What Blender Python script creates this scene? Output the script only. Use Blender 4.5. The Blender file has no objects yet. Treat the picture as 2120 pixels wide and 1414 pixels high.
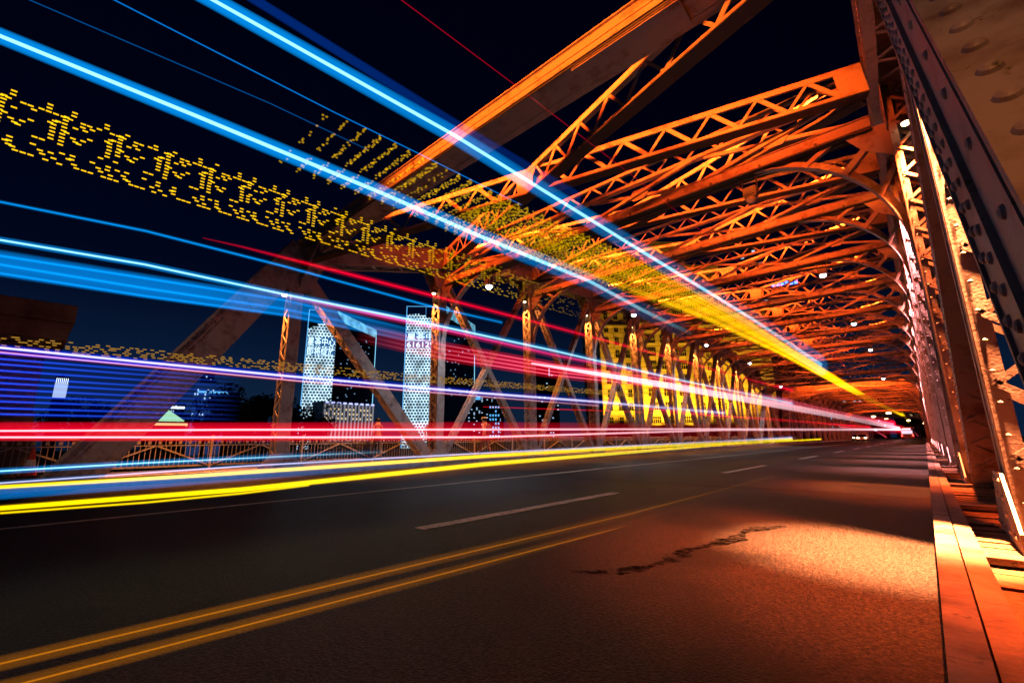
import bpy, math, random
from mathutils import Vector, Matrix
R = math.radians
random.seed(7)
SC = bpy.context.scene
COL = SC.collection

# ---------------------------------------------------------------- camera
cam = bpy.data.cameras.new('camera'); cam_o = bpy.data.objects.new('camera', cam); COL.objects.link(cam_o)
cam.sensor_width = 36.0; cam.lens = 916.87/2120*36; cam.clip_start = 0.05; cam.clip_end = 12000
yaw, pitch, roll = 0.73768, 0.21911, -0.010145
F = Vector((-math.sin(yaw)*math.cos(pitch), math.cos(yaw)*math.cos(pitch), math.sin(pitch)))
Rt = Vector((math.cos(yaw), math.sin(yaw), 0)); Up = Rt.cross(F)
R2 = math.cos(roll)*Rt + math.sin(roll)*Up; U2 = -math.sin(roll)*Rt + math.cos(roll)*Up
m = Matrix((R2, U2, -F)).transposed().to_4x4(); cam_o.matrix_world = m
SC.camera = cam_o

# ---------------------------------------------------------------- night sky
w = bpy.data.worlds.new('World'); SC.world = w; w.use_nodes = True
nt = w.node_tree; bg = nt.nodes['Background']
sky = nt.nodes.new('ShaderNodeTexSky'); sky.sky_type = 'NISHITA'; sky.sun_disc = False
sky.sun_elevation = R(-4.5); sky.sun_rotation = R(-75); sky.altitude = 0
hs = nt.nodes.new('ShaderNodeMixRGB'); hs.blend_type = 'MULTIPLY'; hs.inputs[0].default_value = 1; hs.inputs[2].default_value = (.08, .25, .9, 1)
nt.links.new(sky.outputs[0], hs.inputs[1])
# town glow low over the horizon
tcw = nt.nodes.new('ShaderNodeTexCoord'); spw = nt.nodes.new('ShaderNodeSeparateXYZ'); nt.links.new(tcw.outputs['Generated'], spw.inputs[0])
rw = nt.nodes.new('ShaderNodeValToRGB'); rw.color_ramp.interpolation = 'EASE'; rw.color_ramp.elements[0].color = (.018, .075, .23, 1); rw.color_ramp.elements[1].position = .34; rw.color_ramp.elements[1].color = (0, 0, .012, 1)
nt.links.new(spw.outputs[2], rw.inputs[0])
aw = nt.nodes.new('ShaderNodeMixRGB'); aw.blend_type = 'ADD'; aw.inputs[0].default_value = 1; nt.links.new(hs.outputs[0], aw.inputs[1]); nt.links.new(rw.outputs[0], aw.inputs[2])
nt.links.new(aw.outputs[0], bg.inputs[0]); bg.inputs[1].default_value = 0.15
SC.view_settings.view_transform = 'Standard'; SC.view_settings.look = 'None'
SC.view_settings.exposure = 0; SC.view_settings.gamma = 1
try:
    SC.cycles.max_bounces = 5; SC.cycles.diffuse_bounces = 1; SC.cycles.transparent_max_bounces = 64; SC.cycles.sample_clamp_indirect = 4
    SC.cycles.caustics_reflective = False; SC.cycles.caustics_refractive = False
except Exception: pass

# ---------------------------------------------------------------- materials
MATS = {}
def mat(name, base, rough=.6, metal=0, noise=None, bump=0, bscale=20, nscale=4, spec=.3):
    """noise=(second colour, amount-threshold)"""
    if name in MATS: return MATS[name]
    m = bpy.data.materials.new(name); m.use_nodes = True; n = m.node_tree; b = n.nodes['Principled BSDF']
    b.inputs['Base Color'].default_value = (*base, 1); b.inputs['Roughness'].default_value = rough; b.inputs['Metallic'].default_value = metal
    tc = n.nodes.new('ShaderNodeTexCoord')
    if noise:
        t = n.nodes.new('ShaderNodeTexNoise'); t.inputs['Scale'].default_value = nscale; t.inputs['Detail'].default_value = 9; t.inputs['Roughness'].default_value = .65
        n.links.new(tc.outputs['Object'], t.inputs['Vector'])
        r = n.nodes.new('ShaderNodeValToRGB'); r.color_ramp.elements[0].position = noise[1]; r.color_ramp.elements[0].color = (*base, 1)
        r.color_ramp.elements[1].position = noise[2]; r.color_ramp.elements[1].color = (*noise[0], 1)
        n.links.new(t.outputs['Fac'], r.inputs[0]); n.links.new(r.outputs[0], b.inputs['Base Color'])
    if bump:
        t = n.nodes.new('ShaderNodeTexNoise'); t.inputs['Scale'].default_value = bscale; t.inputs['Detail'].default_value = 6
        n.links.new(tc.outputs['Object'], t.inputs['Vector'])
        bp = n.nodes.new('ShaderNodeBump'); bp.inputs['Strength'].default_value = bump; bp.inputs['Distance'].default_value = .02
        n.links.new(t.outputs['Fac'], bp.inputs['Height']); n.links.new(bp.outputs[0], b.inputs['Normal'])
    if 'Specular IOR Level' in b.inputs: b.inputs['Specular IOR Level'].default_value = spec
    MATS[name] = m; return m
def emit(name, col, st, samp=True):
    if name in MATS: return MATS[name]
    m = bpy.data.materials.new(name); m.use_nodes = True; n = m.node_tree; n.nodes.clear()
    o = n.nodes.new('ShaderNodeOutputMaterial'); e = n.nodes.new('ShaderNodeEmission')
    e.inputs[0].default_value = (*col, 1); e.inputs[1].default_value = st; n.links.new(e.outputs[0], o.inputs[0])
    if not samp: m.cycles.emission_sampling = 'NONE'
    MATS[name] = m; return m
TCOL = dict(cyan=(0, .32, 1), ice=(.35, .85, 1), x=(1, 1, 1), blue=(0, .12, 1), azure=(0, .3, 1), deepblue=(.0, .02, .9), azureb=(.02, .12, 1), red=(1, 0, .025), rose=(1, .12, .2),
            rosewhite=(1, .6, .68), pink=(1, .02, .2), lilac=(.75, .7, 1), yellow=(1, .55, 0), lemon=(1, .8, 0), amber=(1, .3, .0), orange=(1, .3, 0))
def glow(col, st, soft, fade=None):
    """light hanging in the air: adds its own light, hides nothing; soft = thins out towards the rim"""
    key = 'glow_%s_%.2f_%d_%s' % (col, st, soft, fade)
    if key in MATS: return MATS[key]
    m = bpy.data.materials.new('light_' + col); m.use_nodes = True; n = m.node_tree; n.nodes.clear()
    o = n.nodes.new('ShaderNodeOutputMaterial'); e = n.nodes.new('ShaderNodeEmission'); tr = n.nodes.new('ShaderNodeBsdfTransparent'); ad = n.nodes.new('ShaderNodeAddShader')
    e.inputs[0].default_value = (*TCOL[col], 1)
    cur = None
    def mul(a, b):
        x = n.nodes.new('ShaderNodeMath'); x.operation = 'MULTIPLY'; n.links.new(a, x.inputs[0])
        if isinstance(b, float): x.inputs[1].default_value = b
        else: n.links.new(b, x.inputs[1])
        return x.outputs[0]
    lw = n.nodes.new('ShaderNodeLayerWeight'); lw.inputs[0].default_value = .5
    sb = n.nodes.new('ShaderNodeMath'); sb.operation = 'SUBTRACT'; sb.inputs[0].default_value = 1; n.links.new(lw.outputs['Facing'], sb.inputs[1])
    pw = n.nodes.new('ShaderNodeMath'); pw.operation = 'POWER'; n.links.new(sb.outputs[0], pw.inputs[0]); pw.inputs[1].default_value = 2.2 if soft else .7
    cur = mul(pw.outputs[0], st*.5)
    if fade:
        tc = n.nodes.new('ShaderNodeTexCoord'); sp = n.nodes.new('ShaderNodeSeparateXYZ'); mr = n.nodes.new('ShaderNodeMapRange')
        n.links.new(tc.outputs['Object'], sp.inputs[0]); n.links.new(sp.outputs[1], mr.inputs[0])
        mr.inputs[1].default_value = fade[0]; mr.inputs[2].default_value = fade[1]; mr.inputs[3].default_value = 1; mr.inputs[4].default_value = 0
        cur = mul(cur, mr.outputs[0])
        if len(fade) == 4:
            m2 = n.nodes.new('ShaderNodeMapRange'); n.links.new(sp.outputs[1], m2.inputs[0])
            m2.inputs[1].default_value = fade[2]; m2.inputs[2].default_value = fade[3]; m2.inputs[3].default_value = 0; m2.inputs[4].default_value = 1
            cur = mul(cur, m2.outputs[0])
    n.links.new(cur, e.inputs[1]); n.links.new(e.outputs[0], ad.inputs[0]); n.links.new(tr.outputs[0], ad.inputs[1]); n.links.new(ad.outputs[0], o.inputs[0])
    m.cycles.emission_sampling = 'NONE'
    MATS[key] = m; return m

STEEL = mat('painted_steel', (.27, .23, .21), .5, .0, ((.10, .05, .03), .50, .70), .12, 40, 2.6)
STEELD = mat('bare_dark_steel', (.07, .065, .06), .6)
SHADE_STEEL = mat('shade_dark_steel', (.05, .04, .035), .7, 0, ((.12, .09, .07), .6, .75), .1, 30, 3, spec=.15)  # darker steel colour that paints in the shade on undersides
RIVET = mat('rivet_paint', (.26, .24, .23), .5, 0, ((.10, .06, .04), .5, .7), .3, 40, 9)
def lichen(m, col, sc, lo, hi):
    n = m.node_tree; bs = n.nodes['Principled BSDF']; old = bs.inputs['Base Color'].links[0].from_socket
    tc = n.nodes.new('ShaderNodeTexCoord'); t = n.nodes.new('ShaderNodeTexNoise'); t.inputs['Scale'].default_value = sc; t.inputs['Detail'].default_value = 12; t.inputs['Roughness'].default_value = .75
    r = n.nodes.new('ShaderNodeMapRange'); r.inputs[1].default_value = lo; r.inputs[2].default_value = hi
    mx = n.nodes.new('ShaderNodeMixRGB'); mx.inputs[2].default_value = (*col, 1)
    n.links.new(tc.outputs['Object'], t.inputs['Vector']); n.links.new(t.outputs['Fac'], r.inputs[0]); n.links.new(r.outputs[0], mx.inputs[0]); n.links.new(old, mx.inputs[1]); n.links.new(mx.outputs[0], bs.inputs['Base Color'])
lichen(STEEL, (.13, .11, .03), 5.5, .60, .66); lichen(STEEL, (.05, .025, .015), 11, .63, .67)
BLACK = mat('black_plastic', (.015, .015, .015), .5)

# ---------------------------------------------------------------- mesh helpers
class MB:
    def __init__(s): s.v = []; s.f = []
    def obox(s, c, a, b, d):
        """box from centre and three half vectors"""
        i = len(s.v); c = Vector(c); a = Vector(a); b = Vector(b); d = Vector(d)
        for z in (-1, 1):
            for y in (-1, 1):
                for x in (-1, 1): s.v.append(c + a*x + b*y + d*z)
        for q in ((0, 2, 3, 1), (4, 5, 7, 6), (0, 1, 5, 4), (2, 6, 7, 3), (0, 4, 6, 2), (1, 3, 7, 5)): s.f.append(tuple(i+k for k in q))
    def box(s, x0, x1, y0, y1, z0, z1):
        s.obox(((x0+x1)/2, (y0+y1)/2, (z0+z1)/2), ((x1-x0)/2, 0, 0), (0, (y1-y0)/2, 0), (0, 0, (z1-z0)/2))
    def beam(s, p, q, w, d, up=(0, 0, 1), off=(0, 0)):
        """w across, d along up; off = (across, up) offsets"""
        p = Vector(p); q = Vector(q); a = q-p; L = a.length; a /= L
        u = Vector(up); u = (u - a*u.dot(a)).normalized(); r = a.cross(u)
        s.obox((p+q)/2 + r*off[0] + u*off[1], a*L/2, r*w/2, u*d/2)
    def rivet(s, p, n, r, seg=6):
        p = Vector(p); n = Vector(n).normalized(); a = n.orthogonal().normalized(); b = n.cross(a); i = len(s.v)
        rings = ((1, 0), (.82, .38), (.45, .62)) if seg > 6 else ((1, 0), (.6, .5))
        for k, h in rings:
            for t in range(seg):
                x = 2*math.pi*t/seg; s.v.append(p + (a*math.cos(x)+b*math.sin(x))*r*k + n*r*h)
        s.v.append(p + n*r*(.7 if seg > 6 else .58)); top = len(s.v)-1; nr = len(rings)
        for j in range(nr-1):
            for t in range(seg): s.f.append((i+j*seg+t, i+j*seg+(t+1) % seg, i+(j+1)*seg+(t+1) % seg, i+(j+1)*seg+t))
        for t in range(seg): s.f.append((i+(nr-1)*seg+t, i+(nr-1)*seg+(t+1) % seg, top))
    def rivets(s, p, q, n, r, sp, seg=6):
        p = Vector(p); q = Vector(q); L = (q-p).length; k = max(1, int(L/sp))
        for t in range(k): s.rivet(p + (q-p)*((t+.5)/k), n, r, seg)
    def tube(s, pts, rx, seg=8, rz=None, caps=True):
        """pts list of (Vector, r or (rside, rup))"""
        n = len(pts); i = len(s.v)
        for k, (p, r) in enumerate(pts):
            a = (pts[min(k+1, n-1)][0]-pts[max(k-1, 0)][0]).normalized()
            u = Vector((0, 0, 1)) if abs(a.z) < .95 else Vector((0, 1, 0)); u = (u-a*u.dot(a)).normalized(); w_ = a.cross(u)
            ra, rb = r if isinstance(r, tuple) else (r, r)
            for t in range(seg):
                x = 2*math.pi*t/seg; s.v.append(p + w_*math.cos(x)*ra + u*math.sin(x)*rb)
        for k in range(n-1):
            for t in range(seg): s.f.append((i+k*seg+t, i+k*seg+(t+1) % seg, i+(k+1)*seg+(t+1) % seg, i+(k+1)*seg+t))
        if caps: s.f.append(tuple(i+t for t in range(seg))[::-1]); s.f.append(tuple(i+(n-1)*seg+t for t in range(seg)))
    def prism(s, poly, n, th):
        n = Vector(n).normalized()*th; i = len(s.v); k = len(poly)
        for p in poly: s.v.append(Vector(p))
        for p in poly: s.v.append(Vector(p)+n)
        s.f.append(tuple(range(i, i+k))[::-1]); s.f.append(tuple(range(i+k, i+2*k)))
        for t in range(k): s.f.append((i+t, i+(t+1) % k, i+k+(t+1) % k, i+k+t))
    def add(s, o):
        i = len(s.v); s.v += o.v; s.f += [tuple(k+i for k in f) for f in o.f]; return s
    def build(s, name, m, parent=None, smooth=False):
        me = bpy.data.meshes.new(name); me.from_pydata([tuple(v) for v in s.v], [], s.f); me.update()
        me.materials.append(m)
        if smooth:
            for p in me.polygons: p.use_smooth = True
        o = bpy.data.objects.new(name, me); COL.objects.link(o)
        if parent: o.parent = parent
        return o
def tag(o, label=None, cat=None, group=None, kind=None):
    if label: o['label'] = label
    if cat: o['category'] = cat
    if group: o['group'] = group
    if kind: o['kind'] = kind
    return o
def empty(name, loc=(0, 0, 0), rz=0):
    o = bpy.data.objects.new(name, None); o.location = loc; o.rotation_euler.z = rz; o.empty_display_size = .3; COL.objects.link(o); return o
def copy_tree(o, parent=None):
    c = o.copy(); COL.objects.link(c)
    if parent: c.parent = parent
    for ch in list(o.children): copy_tree(ch, c)
    return c
def lamp(name, kind, loc, target, energy, col, parent=None, **kw):
    l = bpy.data.lights.new(name, kind); l.energy = energy; l.color = col
    for k, v in kw.items(): setattr(l, k, v)
    o = bpy.data.objects.new(name, l); COL.objects.link(o); o.location = loc
    d = Vector(target)-Vector(loc); o.rotation_euler = d.to_track_quat('-Z', 'Y').to_euler()
    if parent: o.parent = parent
    return o
V = Vector
RZ = -0.9                      # road level; the camera is the origin

# ================================================================= the setting
XL, XR = -14.02, .65           # truss centre lines
P = 5.73
def YJ(j): return -.48 + P*j

asph = mat('asphalt', (.0028, .0026, .0024), .5, 0, ((.060, .054, .048), .46, .62), .8, 70, 48)
n = asph.node_tree; n.nodes['Noise Texture'].inputs['Roughness'].default_value = .85; n.nodes['Principled BSDF'].inputs['Specular IOR Level'].default_value = .12
# oil stains with a ragged edge
tc = n.nodes.new('ShaderNodeTexCoord'); nz = n.nodes.new('ShaderNodeTexNoise'); nz.inputs['Scale'].default_value = .55; nz.inputs['Detail'].default_value = 10
n.links.new(tc.outputs['Object'], nz.inputs['Vector'])
rr = n.nodes.new('ShaderNodeValToRGB'); rr.color_ramp.elements[0].position = .36; rr.color_ramp.elements[0].color = (.45, .45, .45, 1); rr.color_ramp.elements[1].position = .44; rr.color_ramp.elements[1].color = (1, 1, 1, 1)
n.links.new(nz.outputs['Fac'], rr.inputs[0])
mx = n.nodes.new('ShaderNodeMixRGB'); mx.blend_type = 'MULTIPLY'; mx.inputs[0].default_value = 1
bsdf = n.nodes['Principled BSDF']; old = bsdf.inputs['Base Color'].links[0].from_socket
n.links.new(old, mx.inputs[1]); n.links.new(rr.outputs[0], mx.inputs[2]); n.links.new(mx.outputs[0], bsdf.inputs['Base Color'])
b = MB(); b.box(-13.2, -.06, -30, 420, RZ-.3, RZ); tag(b.build('road', asph), kind='structure')
white = mat('road_paint_white', (.55, .52, .47), .6, 0, ((.16, .15, .14), .48, .62), 0, 20, 14)
yellowp = mat('road_paint_yellow', (.5, .3, .05), .6, 0, ((.12, .09, .05), .46, .66), 0, 20, 9)
b = MB()
for k in range(-3, 40):
    y = 3.0 + k*9.75; b.box(-4.16, -3.98, y, y+4.1, RZ+.004, RZ+.006)
tag(b.build('lane_marking', white), kind='structure')
b = MB(); b.box(-7.72, -7.6, -30, 420, RZ+.004, RZ+.006)
tag(b.build('road_edge_line', mat('road_paint_pale', (.5, .42, .3), .6, 0, ((.15, .13, .1), .5, .68), 0, 20, 12)), kind='structure')
conc = mat('kerb_concrete', (.30, .27, .24), .75, 0, ((.13, .11, .09), .45, .75), .4, 30, 3)
steelk = mat('worn_kerb_steel', (.19, .14, .12), .42, .2, ((.07, .045, .03), .42, .66), .35, 22, 3.5)
lichen(steelk, (.03, .02, .015), 9, .56, .62)
b = MB()
for k in range(-2, 80): b.box(-.06, .048, k*2.9, k*2.9+2.892, RZ-.2, RZ+.2+random.uniform(-.002, .002))
tag(b.build('kerb', steelk), kind='structure')
b = MB(); b.box(.048, .056, -6, 300, RZ-.2, RZ+.1)
for k in range(-2, 60): b.box(.056, .155+random.uniform(-.003, .003), k*4.1+.9, k*4.1+4.99, RZ-.2, RZ+.19+random.uniform(-.004, .004))

tag(b.build('kerb_rail', mat('rusty_kerb_rail', (.22, .15, .11), .5, .3, ((.08, .05, .035), .45, .7), .4, 25, 4)), kind='structure')
b = MB(); b.box(-13.55, -13.2, -30, 300, RZ-.3, RZ+.2); b.box(-14.9, -13.55, -30, 300, RZ-.3, RZ+.14)
tag(b.build('left_kerb', conc), kind='structure')
b = MB(); b.box(-17.2, -14.9, -30, 300, RZ-.3, RZ+.13); tag(b.build('walkway', mat('walkway_concrete', (.16, .15, .14), .8, 0, ((.09, .08, .08), .4, .7), .3, 20, 3)), kind='structure')
# right-hand plank strip between kerb and truss
wood = mat('weathered_planks', (.16, .09, .045), .6, 0, ((.05, .03, .02), .45, .62), .5, 60, 5)
wood.node_tree.nodes['Noise Texture'].inputs['Distortion'].default_value = .6
b = MB(); y = -2.0; k = 0
while y < 150:
    wd = random.uniform(.13, .22); dz = random.uniform(-.012, .012)
    b.box(.16, 1.35, y, y+wd, RZ+.06+dz, RZ+.12+dz); y += wd + random.uniform(.008, .02); k += 1
tag(b.build('plank_walkway', wood), kind='structure')
b = MB()
for j in range(0, 25):
    for dy in (0, 2.85):
        y = YJ(j)+dy-1.1; b.box(.157, 1.34, y, y+.16, RZ+.13, RZ+.17)
tag(b.build('deck_crossbeam', steelk), kind='structure')
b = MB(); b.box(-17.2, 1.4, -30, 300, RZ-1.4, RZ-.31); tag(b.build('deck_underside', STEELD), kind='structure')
watm = mat('river_water', (.004, .008, .014), .12, 0, None, .6, .35)
b = MB(); b.box(-3000, 1500, -600, 118, -11.2, -11); b.box(-3000, -40, 118, 420, -11.2, -11.001); tag(b.build('river', watm), kind='structure')
b = MB(); b.box(-39, 1500, 118.5, 4000, -12, -8); b.box(-4000, -39.5, 420.6, 4000, -12, -8.01)
tag(b.build('far_bank', mat('dark_ground', (.03, .03, .025), .9, 0, ((.05, .05, .04), .4, .7), 0, 20, .1)), kind='structure')
b = MB(); b.box(-900, -140, -200, 420.4, -12, -8.3); tag(b.build('left_bank', MATS['dark_ground']), kind='structure')

# an old spill on the asphalt: a thin sheet with a ragged outline
sr = random.Random(5); L = [(-1.95, 2.75), (-1.72, 2.95), (-1.62, 3.25), (-1.55, 3.5), (-1.60, 3.85), (-1.50, 4.2), (-1.42, 4.6), (-1.46, 4.95), (-1.36, 5.3), (-1.2, 5.55)]
lf, rg = [], []
for i in range(len(L)*6-6):
    k, t = divmod(i, 6); t /= 6; x = L[k][0]*(1-t)+L[k+1][0]*t; y = L[k][1]*(1-t)+L[k+1][1]*t; w_ = .035+.06*math.sin(i*.23)**2
    lf.append(V((x-w_*sr.uniform(.6, 1.3), y+sr.uniform(-.01, .01), RZ+.003))); rg.append(V((x+w_*sr.uniform(.6, 1.3), y+sr.uniform(-.01, .01), RZ+.003)))
b = MB(); n_ = len(lf)
b.v = lf+rg
for i in range(n_-1): b.f.append((i, n_+i, n_+i+1, i+1))
oil = mat('old_oil', (.0012, .0012, .0012), .6, spec=.02); n = oil.node_tree
tc = n.nodes.new('ShaderNodeTexCoord'); t = n.nodes.new('ShaderNodeTexNoise'); t.inputs['Scale'].default_value = 14; t.inputs['Detail'].default_value = 10; mr = n.nodes.new('ShaderNodeMapRange')
mr.inputs[1].default_value = .36; mr.inputs[2].default_value = .60; mr.inputs[3].default_value = 0; mr.inputs[4].default_value = .85
n.links.new(tc.outputs['Object'], t.inputs['Vector']); n.links.new(t.outputs['Fac'], mr.inputs[0]); n.links.new(mr.outputs[0], n.nodes['Principled BSDF'].inputs['Alpha'])
tag(b.build('oil_stain', oil), kind='structure')
b = MB(); cr = random.Random(9)
for y in (9.2, 24, 41, 69.1, 138):
    b.box(-13.19, -.07, y, y+.05, RZ+.002, RZ+.0035)
tag(b.build('expansion_joint', mat('joint_rubber', (.008, .008, .008), .6)), kind='structure')
# ================================================================= the truss bridge
TOP = {1: 6.35, 2: 7.8, 3: 8.75, 4: 9.2, 5: 9.5, 6: 9.6, 7: 9.5, 8: 9.2, 9: 8.75, 10: 7.8, 11: 6.35}
CD = .82                                     # chord depth
ZB = {j: min(7.45, TOP[j]-1.6) for j in TOP}; ZB[2] = ZB[10] = 6.2; ZB[3] = ZB[9] = 7.1
BASE = RZ-.5
def cc(j): return V((0, YJ(j), TOP[j]-CD/2))
FOOT0 = V((0, .36, -1.65)); FOOT1 = V((0, YJ(12)-.84+.48-.48, -1.65))
def xv(x, p): return V((x, p.y, p.z))
def lace(mb, p, q, width, nrm, wd=.06, th=.012, pitch=None, off=0):
    """zigzag flats between two parallel edges; p,q centre line, nrm = face normal"""
    p = V(p); q = V(q); a = (q-p); L = a.length; a /= L; nrm = V(nrm).normalized(); r = a.cross(nrm)
    k = max(2, round(L/(pitch or width*.9))); s = 1
    for t in range(k):
        p0 = p + a*L*t/k + r*s*width/2 + nrm*off; p1 = p + a*L*(t+1)/k - r*s*width/2 + nrm*off
        mb.beam(p0, p1, wd, th, nrm); s = -s
def box_girder(mb, rv, p, q, sx, near=False):
    """riveted box chord: two webs, cover plate, bottom lacing; sx = inward side (+1/-1)"""
    a = (q-p).normalized(); n = V((1, 0, 0)).cross(a)
    if n.z < 0: n = -n
    W = .90; D = CD
    for s in (1, -1):
        x = V((s*sx*(W/2-.09), 0, 0))
        mb.beam(p+x, q+x, .03, D-.04, n)
        mb.beam(p+x+V((s*sx*.026, 0, 0)), q+x+V((s*sx*.026, 0, 0)), .022, .15, n, (0, D/2-.096))
        mb.beam(p+x+V((s*sx*.026, 0, 0)), q+x+V((s*sx*.026, 0, 0)), .022, .20, n, (0, -D/2+.12))
        mb.beam(p+x-V((s*sx*.03, 0, 0)), q+x-V((s*sx*.03, 0, 0)), .16, .022, n, (0, -D/2+.008))
        # thin seam strip half way up
        mb.beam(p+x+V((s*sx*.018, 0, 0)), q+x+V((s*sx*.018, 0, 0)), .008, .05, n, (0, .06))
    mb.beam(p, q, W, .028, n, (0, D/2-.006))
    lace(mb, p-n*(D/2-.022), q-n*(D/2-.022), W-.26, n, .09, .014, .62)
    e = V((sx*(W/2-.09+.037), 0, 0))
    sp, r, sg = (.155, .023, 12) if near else (.2, .021, 5)
    if near: q = p+(q-p)*.75
    rv.rivets(p+e+n*(D/2-.06), q+e+n*(D/2-.06), (sx, 0, 0), r, sp, sg)
    rv.rivets(p+e+n*(D/2-.125)+a*.05, q+e+n*(D/2-.125)+a*.05, (sx, 0, 0), r, sp, sg)
    rv.rivets(p+e-n*(D/2-.07), q+e-n*(D/2-.07), (sx, 0, 0), r, sp, sg)
    rv.rivets(p+e-n*(D/2-.16)+a*.05, q+e-n*(D/2-.16)+a*.05, (sx, 0, 0), r, sp, sg)
    rv.rivets(p+V((sx*(W/2-.06), 0, 0))+n*(D/2+.008), q+V((sx*(W/2-.06), 0, 0))+n*(D/2+.008), n, r*1.2, sp, sg)
    rv.rivets(p+V((sx*(W/2-.2), 0, 0))+n*(D/2+.008), q+V((sx*(W/2-.2), 0, 0))+n*(D/2+.008), n, r*1.2, sp*1.6, sg)
    if near: rv.rivets(p+e-V((sx*.022, 0, 0))-n*.03, q+e-V((sx*.022, 0, 0))-n*.03, (sx, 0, 0), .026, .42, 12)
def laced_post(mb, rv, p, q, W, D, face):
    """two channels with lacing on the faces whose normal is `face` (+-)"""
    a = (q-p).normalized(); n = V(face); n = (n-a*n.dot(a)).normalized(); r = a.cross(n)
    for s in (1, -1):
        c = r*s*(W/2)
        mb.beam(p+c, q+c, .02, D, n)
        for t in (1, -1): mb.beam(p+c-r*s*.06+n*t*(D/2-.008), q+c-r*s*.06+n*t*(D/2-.008), .10, .016, n)
        for t in (1, -1): mb.beam(p+c+r*s*.014+n*t*(D/2-.05), q+c+r*s*.014+n*t*(D/2-.05), .01, .09, n)
    for t in (1, -1):
        lace(mb, p+n*t*(D/2+.006), q+n*t*(D/2+.006), W-.1, n, .055, .01, W*.62)
        if t == 1:
            for s in (1, -1): rv.rivets(p+r*s*(W/2-.045)+n*(D/2+.012), q+r*s*(W/2-.045)+n*(D/2+.012), n, .018, .24, 5)
def bridge_span(name, near):
    root = empty(name)
    for x0, sx in ((XR, -1), (XL, 1)):
        # end posts
        for foot, top in ((FOOT0, cc(1)), (FOOT1, cc(11))):
            mb = MB(); rv = MB(); box_girder(mb, rv, xv(x0, foot), xv(x0, top), sx, near and x0 == XR and foot is FOOT0)
            mb.add(rv).build('end_post', STEEL, root)
        mb = MB(); rv = MB()
        for j in range(1, 11): box_girder(mb, rv, xv(x0, cc(j)), xv(x0, cc(j+1)), sx)
        mb.add(rv).build('top_chord', STEEL, root)
        mb = MB(); mb.beam((x0, .3, -1.85), (x0, YJ(12)-.8, -1.85), .9, .5); mb.build('bottom_chord', STEEL, root)
        for j in range(1, 12):
            mb = MB(); rv = MB(); laced_post(mb, rv, V((x0, YJ(j), -1.6)), V((x0, YJ(j), TOP[j]-CD)), .46, .36, (0, -1, 0))
            mb.add(rv).build('vertical_post', STEEL, root)
            # head and foot gussets
            for s in (1, -1):
                gx = x0+s*.262; zt = TOP[j]-CD+.2; y = YJ(j)
                sl0 = (TOP[j]-TOP.get(j-1, TOP[j]-3.4))/P; sl1 = (TOP.get(j+1, TOP[j]-3.4)-TOP[j])/P
                mb = MB(); rv = MB(); mb.prism([(gx, y-.95, zt-.95*sl0+.08), (gx, y-.55, zt-.62), (gx, y-.26, zt-1.15), (gx, y+.26, zt-1.15), (gx, y+.55, zt-.62), (gx, y+.95, zt+.95*sl1+.08)], (s, 0, 0), .016)
                if s == sx:
                    for yy in (-.14, .14): rv.rivets((gx+s*.016, y+yy, zt-1.1), (gx+s*.016, y+yy, zt-.1), (s, 0, 0), .02, .12, 5)
                    for t in (1, -1): rv.rivets((gx+s*.016, y+t*.3, zt-1.0), (gx+s*.016, y+t*.85, zt-.1), (s, 0, 0), .02, .12, 5)
                mb.add(rv).build('head_gusset', STEEL, root)
            gx = x0+sx*.265
            mb = MB(); mb.prism([(gx, y-.62, RZ), (gx, y-.62, RZ+.25), (gx, y-.24, RZ+.62), (gx, y+.24, RZ+.62), (gx, y+.62, RZ+.25), (gx, y+.62, RZ)], (sx, 0, 0), .02)
            rv = MB()
            for k in range(4):
                for yy in (-.5, -.36, -.16, .16, .36, .5):
                    z = RZ+.2+k*.12
                    if z < RZ+.3 or abs(yy) < .2: rv.rivet((gx+sx*.02, y+yy, z), (sx, 0, 0), .024, 8)
            mb.add(rv).build('foot_gusset', STEEL, root)
        # diagonals
        def diag(p, q, heavy=False, w_=.30, d_=.24):
            mb = MB(); rv = MB()
            if heavy:
                mb.beam(xv(x0, p), xv(x0, q), .40, .40, (0, -1, 0.3))
                a = (q-p).normalized(); n = V((sx, 0, 0)); r = a.cross(n)
                for t in (-.13, 0, .13): rv.rivets(xv(x0+sx*.2, p)+r*t, xv(x0+sx*.2, q)+r*t, n, .022, .22, 6)
                m2 = a.cross(n);  m2 = m2 if m2.y < 0 else -m2
                lace(mb, xv(x0, p)+m2*.212, xv(x0, q)+m2*.212, .3, m2, .055, .01, .24)
            else: laced_post(mb, rv, xv(x0, p), xv(x0, q), w_, d_, (0, -1, .2))
            mb.add(rv).build('diagonal_brace', STEEL, root)
        lo = lambda j: V((0, YJ(j), -1.1)); hi = lambda j: V((0, YJ(j), TOP[j]-CD-.1))
        diag(hi(1), lo(2), True); diag(hi(11), lo(10), True)
        for j in range(2, 10):
            diag(hi(j), lo(j+1)); diag(lo(j), hi(j+1), False, .27, .20)
    xa, xb = XL+.5, XR-.5
    # portal girders
    for j in (1, 11):
        y = YJ(j); z = TOP[j]; s = -1 if j == 1 else 1
        mb = MB(); rv = MB()
        mb.box(xa, xb, y-.012, y+.012, z-.32, z); mb.box(xa, xb, y+.58, y+.604, z-.32, z); mb.box(xa, xb, y-.06, y+.66, z, z+.025)
        mb.box(xa, xb, y-.06, y+.10, z-.345, z-.322); mb.box(xa, xb, y+.5, y+.66, z-.345, z-.322); mb.box(xa, xb, y+.1, y+.5, z-.335, z-.324)
        mb.box(xa, xb, y-.03, y-.013, z-.18, z-.14)
        mb.box(-3.4, -1.6, y+.02, y+.52, z-.40, z-.346)
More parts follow.
